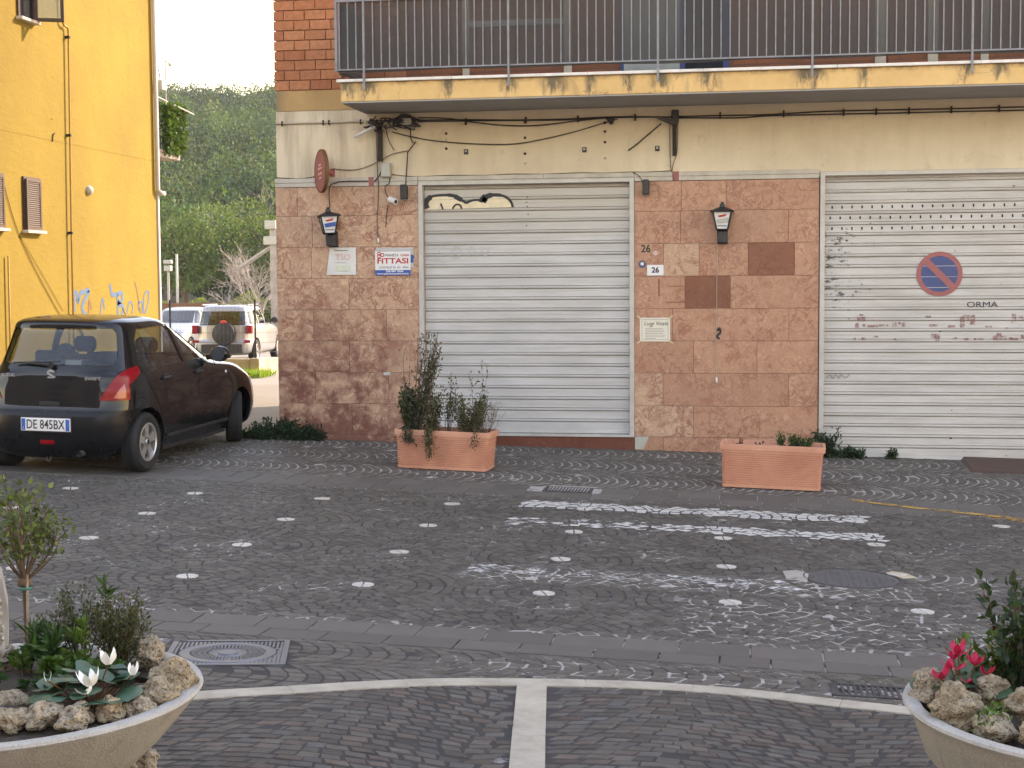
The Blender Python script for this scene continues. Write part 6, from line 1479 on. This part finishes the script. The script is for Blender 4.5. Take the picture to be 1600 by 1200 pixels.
for k in range(900):
    x, z = rr.uniform(-.29, .185), rr.uniform(0, .585)
    if inpoly(x, z, inn): r = rr.uniform(.005, .0095); m.blob((x, -.012, z), (r*1.2, r*.8, r), k, .1, 1)
o = m.build('pebbles', M['pebble'], e, True, recalc=False); o['kind'] = 'stuff'
m = MB(); m.box(-.29, .165, -.0135, -.0, .262, .268); m.build('groove', M['dark'], e)
# standard tree
e = empty('standard_tree', (-2.665, 5.02, .61), label='small standard tree with a ball of sparse leaves tied to a stake', cat='tree')
rr = random.Random(12); ng = np.random.default_rng(12)
m = MB(); m.tube([(0, 0, -.03), (.006, 0, .15), (.0, 0, .335)], [.011, .0095, .009], 7); m.blob((0, 0, .345), (.026, .026, .03), 2, .2, 2); m.build('trunk', M['bark'], e, True, recalc=False)
m = MB(); m.tube([(.014, -.012, -.03), (.018, -.012, .37)], .006, 6); m.build('stake', M['stake'], e, True)
m = MB(); m.lathe([(.022, -.006), (.024, 0), (.022, .006)], 12, (.006, 0, .318)); M['tiegreen'] = plain('green_tie', (.03, .16, .12), .6, .1); m.build('tie', M['tiegreen'], e)
m = MB(); ps = []
for k in range(26):
    a = rr.uniform(0, 2*pi); d = rr.uniform(.07, .2); h = rr.uniform(.16, .33)
    p = [Vector((0, 0, .34)), Vector((cos(a)*d*.5, sin(a)*d*.5, .34+h*.35)), Vector((cos(a)*d*.85, sin(a)*d*.85, .34+h*.7)), Vector((cos(a)*d+rr.uniform(-.02, .02), sin(a)*d, .34+h))]
    p = smooth_path(p, 3); m.tube(p, [.0042*(1-.6*i/(len(p)-1)) for i in range(len(p))], 5); ps.append(p)
    for _ in range(2):
        q = p[rr.randint(3, len(p)-2)]; t = [q, q+Vector((rr.uniform(-.05, .05), rr.uniform(-.05, .05), rr.uniform(.02, .07)))]; t.append(t[1]+Vector((rr.uniform(-.02, .02), rr.uniform(-.02, .02), .02))); m.tube(t, .002, 4); ps.append(t)
m.build('branches', M['bark'], e, True, recalc=False)
link('crown', leaves_on(ps, 9, .03, .018, (.1, .13, .05), .35, .4, (.2, .25, .05), .14, .9, .014, ng), M['leaf'], e)
# shrubs and flowers in the cyclamen bowl
plant('small_shrub', (-2.49, 5.1, .61), 'tall open dark shrub in the cyclamen bowl', 'shrub', 15, .33, .1, 60, .02, .009, (.06, .08, .045), 'twig', lo=.3, seed=41, r=.003, mixc=(.11, .1, .07), pm=.25, jit=.01)
plant('small_shrub', (-2.335, 5.1, .61), 'rounded olive shrub with fine leaves in the cyclamen bowl', 'shrub', 34, .29, .12, 75, .02, .008, (.075, .085, .035), 'twig', lo=.2, seed=42, r=.0028, mixc=(.13, .11, .05), pm=.25, jit=.012)
plant('small_shrub', (-2.62, 5.07, .61), 'dry reddish twiggy shrub by the standard tree stem', 'shrub', 14, .24, .08, 30, .018, .007, (.1, .075, .05), 'twig', lo=.35, seed=43, r=.0025, jit=.01)
plant('oleander_sprig', (-2.58, 5.0, .61), 'long leaved green sprig right of the standard tree stem', 'plant', 9, .17, .07, 22, .085, .015, (.035, .09, .025), 'twig', lo=.3, seed=44, r=.003, out=.6, jit=.004)
plant('oleander_sprig', (-2.44, 5.0, .61), 'bright narrow leaved sprig among the dark shrubs', 'plant', 3, .2, .03, 16, .06, .012, (.09, .17, .03), 'twig', lo=.6, seed=45, r=.003, out=.5, jit=.003)
plant('oleander_sprig', (-2.39, 5.12, .72), 'long leaved shoot rising above the olive shrub', 'plant', 1, .22, .01, 22, .06, .012, (.05, .1, .03), 'twig', lo=.7, seed=46, r=.003, out=.55, jit=.002)
def rosette(x, y, z, n, h, s, label, seed, base=(.055, .11, .022), ll=.045):
    e = empty('succulent', (x, y, z), label=label, cat='plant', group=None); rr = random.Random(seed); ng = np.random.default_rng(seed); m = MB(); P = []; Dv = []
    for k in range(n):
        a = rr.uniform(0, 2*pi); d = rr.uniform(0, s); tip = Vector((cos(a)*d, sin(a)*d, h*rr.uniform(.5, 1))); m.tube([(cos(a)*d*.4, sin(a)*d*.4, -.02), tip], .004, 4)
        for i in range(18):
            b = rr.uniform(0, 2*pi); up = rr.uniform(-.1, 1.2); P.append(np.array(tip)-np.array([0, 0, rr.uniform(0, .03)])); Dv.append((cos(b), sin(b), up))
    m.build('stems', M['twig'], e, True, recalc=False); n = len(P)
    link('foliage', leaf_mesh('foliage', P, Dv, ng.uniform(ll*.6, ll, n), ng.uniform(ll*.45, ll*.6, n), tints(n, base, .35, ng), ng, -.1), M['leaf'], e)
rosette(-2.66, 4.98, .61, 7, .1, .08, 'fleshy green succulent by the standard tree base', 51)
rosette(-2.52, 4.9, .61, 9, .1, .09, 'fleshy green succulent behind the cyclamen leaves', 52)
rosette(-2.39, 4.92, .61, 10, .11, .09, 'fleshy green succulent under the olive shrub', 53)
rosette(-2.28, 4.95, .61, 6, .09, .06, 'fleshy green succulent near the back rim rocks', 54)
rosette(-2.70, 4.72, .6, 9, .12, .08, 'dark succulent at the far edge of the cyclamen bowl soil', 55, (.03, .09, .03))
rosette(-2.47, 4.74, .605, 7, .09, .08, 'dull green succulent left of the cyclamen', 56, (.035, .085, .03))
def cyclamen(loc, label, nleaf, spread, flowers, pet, seed, leafc, lr=.05):
    e = empty('cyclamen', loc, label=label, cat='flower'); rr = random.Random(seed)
    t = NT('cyclamen_leaf'); p = t.obj(); rr_ = t.rand(); vn = t.vor(p, 30, 'DISTANCE_TO_EDGE')
    c = t.mix(rr_, leafc, tuple(q*1.7 for q in leafc)); c = t.mix(t.ramp(vn, 0, .12, .35, 0), c, (.1, .18, .1)); t.bsdf(c, .38, t.bump(t.noise(p, 50), .2, .003), spec=.5)
    lm = t.m; m = MB(); n = 14; vs = [(0, 0, 0)]
    for j, rad in enumerate((.5, 1.0)):
        for k in range(n):
            a = 2*pi*k/n; rr2 = rad*(1-.28*max(0, cos(a))**6)*(1+.05*sin(a*5)); vs.append((rr2*cos(a), rr2*sin(a), -.1*rad*rad+.05*sin(3*a)*rad))
    m.add(vs, [(0, 1+k, 1+(k+1) % n) for k in range(n)]+[(1+k, 1+n+k, 1+n+(k+1) % n, 1+(k+1) % n) for k in range(n)]); lme = m.mesh('leaf', True)
    st = MB()
    for k in range(nleaf):
        a = 2*pi*k/nleaf+rr.uniform(-.3, .3); d = spread*rr.uniform(.25, 1); z = .05+.1*(1-d/spread)*rr.uniform(.5, 1.2)+.02; s = lr*rr.uniform(.65, 1.1)
        link('leaf', lme, lm, e, (cos(a)*d, sin(a)*d, z), (rr.uniform(-.35, .1)+.25*-sin(a)*-1*-1, rr.uniform(-.1, .45)*cos(a)+.2*cos(a), rr.uniform(0, 6.28)), (s, s, s)); st.tube([(0, 0, -.02), (cos(a)*d*.6, sin(a)*d*.6, z*.7), (cos(a)*d, sin(a)*d, z-.004)], .0025, 4)
    pm_ = MB(); nn = 6; vs = []
    for i in range(nn+1):
        u = i/nn; w = .62*sin(pi*min(1, u*.9+.1))**.8*(1 if u < .85 else .7)
        for j in (-1, 0, 1): vs.append((j*w*.5, .22*sin(u*2.2)+.05*abs(j), u*1.25))
    pm_.add(vs, [(3*i+j, 3*i+3+j, 3*i+4+j, 3*i+1+j) for i in range(nn) for j in range(2)]); pme = pm_.mesh('petal', True)
    for (x, y, z, s, npet, pm2, spr) in flowers:
        f = empty('bloom'); f.parent = e; f.location = (x, y, z); f.rotation_euler = (rr.uniform(-.2, .2), rr.uniform(-.2, .2), rr.uniform(0, 6))
        for k in range(npet):
            a = 2*pi*k/npet+rr.uniform(-.2, .2); o = link('petal', pme, M[pm2], f, (cos(a)*s*.12, sin(a)*s*.12, 0), (-rr.uniform(.3*spr, spr), rr.uniform(-.15, .15), a-pi/2), (s, s, s*rr.uniform(.9, 1.1)))
        st.tube(smooth_path([(0, 0, -.02), (x*.6, y*.6, z*.6), (x, y, z)], 4), .003, 5)
    st.build('stalks', M['grafbrown'], e, True, recalc=False); return e
cyclamen((-2.21, 4.6, .61), 'white cyclamen with two open blooms and broad dark leaves', 42, .19, [(.07, -.15, .125, .046, 6, 'petalw', .5), (.11, -.1, .185, .044, 5, 'petalw', .35), (-.09, -.13, .13, .026, 2, 'petalw', .1), (.16, -.02, .13, .035, 3, 'tape', .3), (.06, -.16, .1, .03, 3, 'petalw', 1.2)], 'petalw', 61, (.02, .055, .03))
cyclamen((.72, 5.24, .56), 'red cyclamen with a tight cluster of crimson blooms', 22, .14, [(-.05, -.08, .15, .04, 5, 'petalr', .9), (-.02, -.02, .19, .042, 5, 'petalr', .8), (-.085, -.1, .12, .04, 5, 'petalr', .9), (.03, -.07, .165, .036, 5, 'petalr', .7), (-.03, .02, .16, .03, 5, 'petalr', .7), (.07, -.06, .13, .03, 4, 'petalr', .6), (-.09, -.14, .05, .03, 3, 'petalp', .6), (.0, -.1, .11, .022, 3, 'petalp', .9)], 'petalr', 62, (.03, .07, .035))
plant('rose_bush', (.93, 5.24, .55), 'dark leaved rose bush with reddish tips in the red cyclamen bowl', 'shrub', 16, .46, .16, 46, .042, .026, (.028, .055, .025), 'twig', lo=.12, seed=71, r=.004, mixc=(.12, .03, .03), pm=.08, jit=.012)
plant('small_shrub', (.88, 5.3, .55), 'leafy green plant with yellowish shoots beside the red cyclamen', 'plant', 12, .26, .1, 30, .05, .022, (.07, .12, .03), 'twig', lo=.3, seed=72, r=.003, mixc=(.2, .22, .04), pm=.15)
plant('oleander_sprig', (.74, 5.4, .56), 'upright bright green blades behind the red blooms', 'plant', 3, .2, .02, 10, .06, .014, (.08, .15, .04), 'twig', lo=.5, seed=73, r=.003, out=.3)
plant('weed', (.76, 4.86, .6), 'small green weed growing between the front rocks of the rose bowl', 'weed', 8, .06, .07, 14, .022, .012, (.07, .14, .03), 'twig', seed=74, r=.002)

# ------------------------------------------------------------------ ivy, trees and the wooded hill
ng = np.random.default_rng(77); n = 1500
P = np.stack([YX+ng.uniform(-.02, .16, n), ng.uniform(25.15, 26.0, n), 4.55+.85*ng.random(n)**.8], -1); P[:, 2] -= .12*ng.random(n)
o = link('ivy', leaf_mesh('ivy', P-np.array([YX, 25.6, 4.5]), np.stack([ng.uniform(.2, 1, n), ng.normal(0, .6, n), ng.uniform(-1, .3, n)], -1), ng.uniform(.06, .12, n), ng.uniform(.05, .09, n), tints(n, (.07, .13, .035), .5, ng), ng), M['leaffar'], None, (YX, 25.6, 4.5))
tag(o, 'thick ivy hanging on the rear balcony of the yellow building', 'ivy')
def crown_arrays(c, rad, n, size, base, ng, lobes=9):
    L = ng.normal(size=(lobes, 3)); L = unit(L)*ng.uniform(.25, .8, (lobes, 1)); L[:, 2] = np.abs(L[:, 2])*.9-.2
    R = ng.uniform(.3, .55, lobes); k = ng.integers(0, lobes, n); d = unit(ng.normal(size=(n, 3)))
    q = L[k]+d*R[k][:, None]*ng.uniform(.75, 1.05, (n, 1)); P = np.array(c)+q*np.array(rad)
    Dv = d+ng.normal(size=(n, 3))*.6; t = tints(n, base, .3, ng)*(1+ng.uniform(-.2, .2, lobes))[k][:, None]
    return P, Dv, ng.uniform(size*.6, size*1.3, n), ng.uniform(size*.4, size*.9, n), t
def tree(x, y, h, rad, base, label, seed, n=2600, size=.28, group='trees beyond the yard', name='tree'):
    z = float(terrain(np.array(x), np.array(y))); ng = np.random.default_rng(seed); rr = random.Random(seed)
    e = empty(name, (x, y, z), label=label, cat='tree', group=group); m = MB(); m.tube([(0, 0, -.1), (rr.uniform(-.2, .2), 0, h*.45), (rr.uniform(-.3, .3), 0, h*.8)], [.16, .12, .04], 7)
    for k in range(6): a = rr.uniform(0, 6.28); m.tube([(0, 0, h*.4), (cos(a)*rad*.5, sin(a)*rad*.5, h*.6), (cos(a)*rad*.8, sin(a)*rad*.8, h*.75)], [.07, .05, .02], 5)
    m.build('trunk', M['bark'], e, True, recalc=False)
    link('crown', leaf_mesh('crown', *crown_arrays((0, 0, h*.6), (rad, rad, h*.45), n, size, base, ng), ng), M['leaffar'], e)
T = [(-24.0, 60, 6.2, 3.0, (.1, .145, .05), 'bushy olive green tree right beside the yellow building edge'), (-20.3, 63, 7.0, 3.4, (.1, .14, .045), 'broad olive green tree behind the thin grey pole'), (-17.5, 64, 6.2, 2.8, (.06, .095, .035), 'darker green tree beside the concrete pillar'), (-28.5, 66, 7.0, 3.2, (.08, .12, .045), 'green tree partly hidden by the yellow building'), (-13, 66, 7, 3.2, (.08, .12, .04), 'green tree mostly hidden by the shop corner')]
for i, (x, y, h, r, b, lb) in enumerate(T): tree(x, y, h, r, b, lb, 100+i, 9000, .15, None)
for i, x in enumerate((-22.2, -20.9, -19.6, -18.4, -17.2)):
    e = empty('hedge_shrub', (x, 52.5, -.15), label='yellow green hedge shrub behind the rust brown fence', cat='shrub', group='hedge shrubs behind the fence'); ng = np.random.default_rng(200+i)
    link('foliage', leaf_mesh('foliage', *crown_arrays((0, 0, 1.0), (.95, .7, 1.15), 2600, .1, (.2, .24, .05), ng), ng), M['leaffar'], e); m = MB(); m.tube([(0, 0, 0), (0, 0, 1.2)], [.05, .03], 5); m.build('stem', M['bark'], e)
def bare(x, y, h, label, seed, n=5, depth=4):
    z = float(terrain(np.array(x), np.array(y))); rr = random.Random(seed); e = empty('bare_tree', (x, y, z), label=label, cat='tree'); m = MB(); tw = MB()
    def grow(p, d, l, r, k):
        q = p+d*l*.5+Vector((rr.uniform(-.1, .1), rr.uniform(-.1, .1), 0))*l; t = p+d*l
        (m if k >= depth-1 else tw).tube([p, q, t], [r, r*.85, r*.65], 5 if k > 1 else 3)
        if k == 0: return
        for _ in range(n if k < depth else 4):
            nd = (d+Vector((rr.gauss(0, .55), rr.gauss(0, .55), rr.gauss(.05, .4)))).normalized(); grow(p.lerp(t, rr.uniform(.45, 1)), nd, l*rr.uniform(.55, .8), r*.5, k-1)
    grow(Vector((0, 0, -.1)), Vector((.05, 0, 1)), h*.4, .09, depth); m.build('trunk', M['bare'], e, True, recalc=False); tw.build('branches', M['bare'], e, True, recalc=False)
bare(-17.6, 50.8, 4.4, 'leafless pale tree tangled in front of the dark shed', 5, 5, 4)
bare(-20.0, 56, 4.6, 'leafless greyish tree behind the lamp post', 6, 4, 4)
bare(-27.5, 75, 9.5, 'leafless pale tree at the foot of the wooded hill', 7, 4, 4)
ng = np.random.default_rng(300); PA = [[], [], [], [], []]
k = 0
for i in range(620):
    y = 74+140*ng.random()**.9; x = -y*ng.uniform(.2, .56)
    z = float(terrain(np.array(x), np.array(y))); r = ng.uniform(2.2, 4.0); h = ng.uniform(5, 8.5)
    base = np.array([(.06, .105, .036), (.085, .13, .04), (.045, .085, .034), (.1, .13, .05), (.032, .066, .03)][ng.integers(0, 5)])
    base = base*ng.uniform(.45, 1.35)
    a = crown_arrays((x, y, z+h*.55), (r, r, h*.5), 900, .29, base, ng, 12)
    for q in range(5): PA[q].append(a[q])
PA = [np.concatenate(q) for q in PA]
o = link('woodland', leaf_mesh('woodland', *PA, ng), M['leaffar']); o['kind'] = 'stuff'; tag(o, 'dense wooded hillside rising behind the yard', 'woodland')

# thin summer haze that pales the wooded hill
m = MB(); m.box(-230, 60, -25, 250, -6, 46); hz = m.build('haze', None); hz['kind'] = 'stuff'; tag(hz, 'thin pale haze over the wooded hill', 'haze')
hm = bpy.data.materials.new('haze'); hm.use_nodes = True; hn = hm.node_tree; hn.nodes.clear(); ho = hn.nodes.new('ShaderNodeOutputMaterial'); pv = hn.nodes.new('ShaderNodeVolumePrincipled')
pv.inputs['Color'].default_value = (.82, .9, 1, 1); pv.inputs['Density'].default_value = .00035; hn.links.new(pv.outputs[0], ho.inputs['Volume']); hz.data.materials.append(hm)
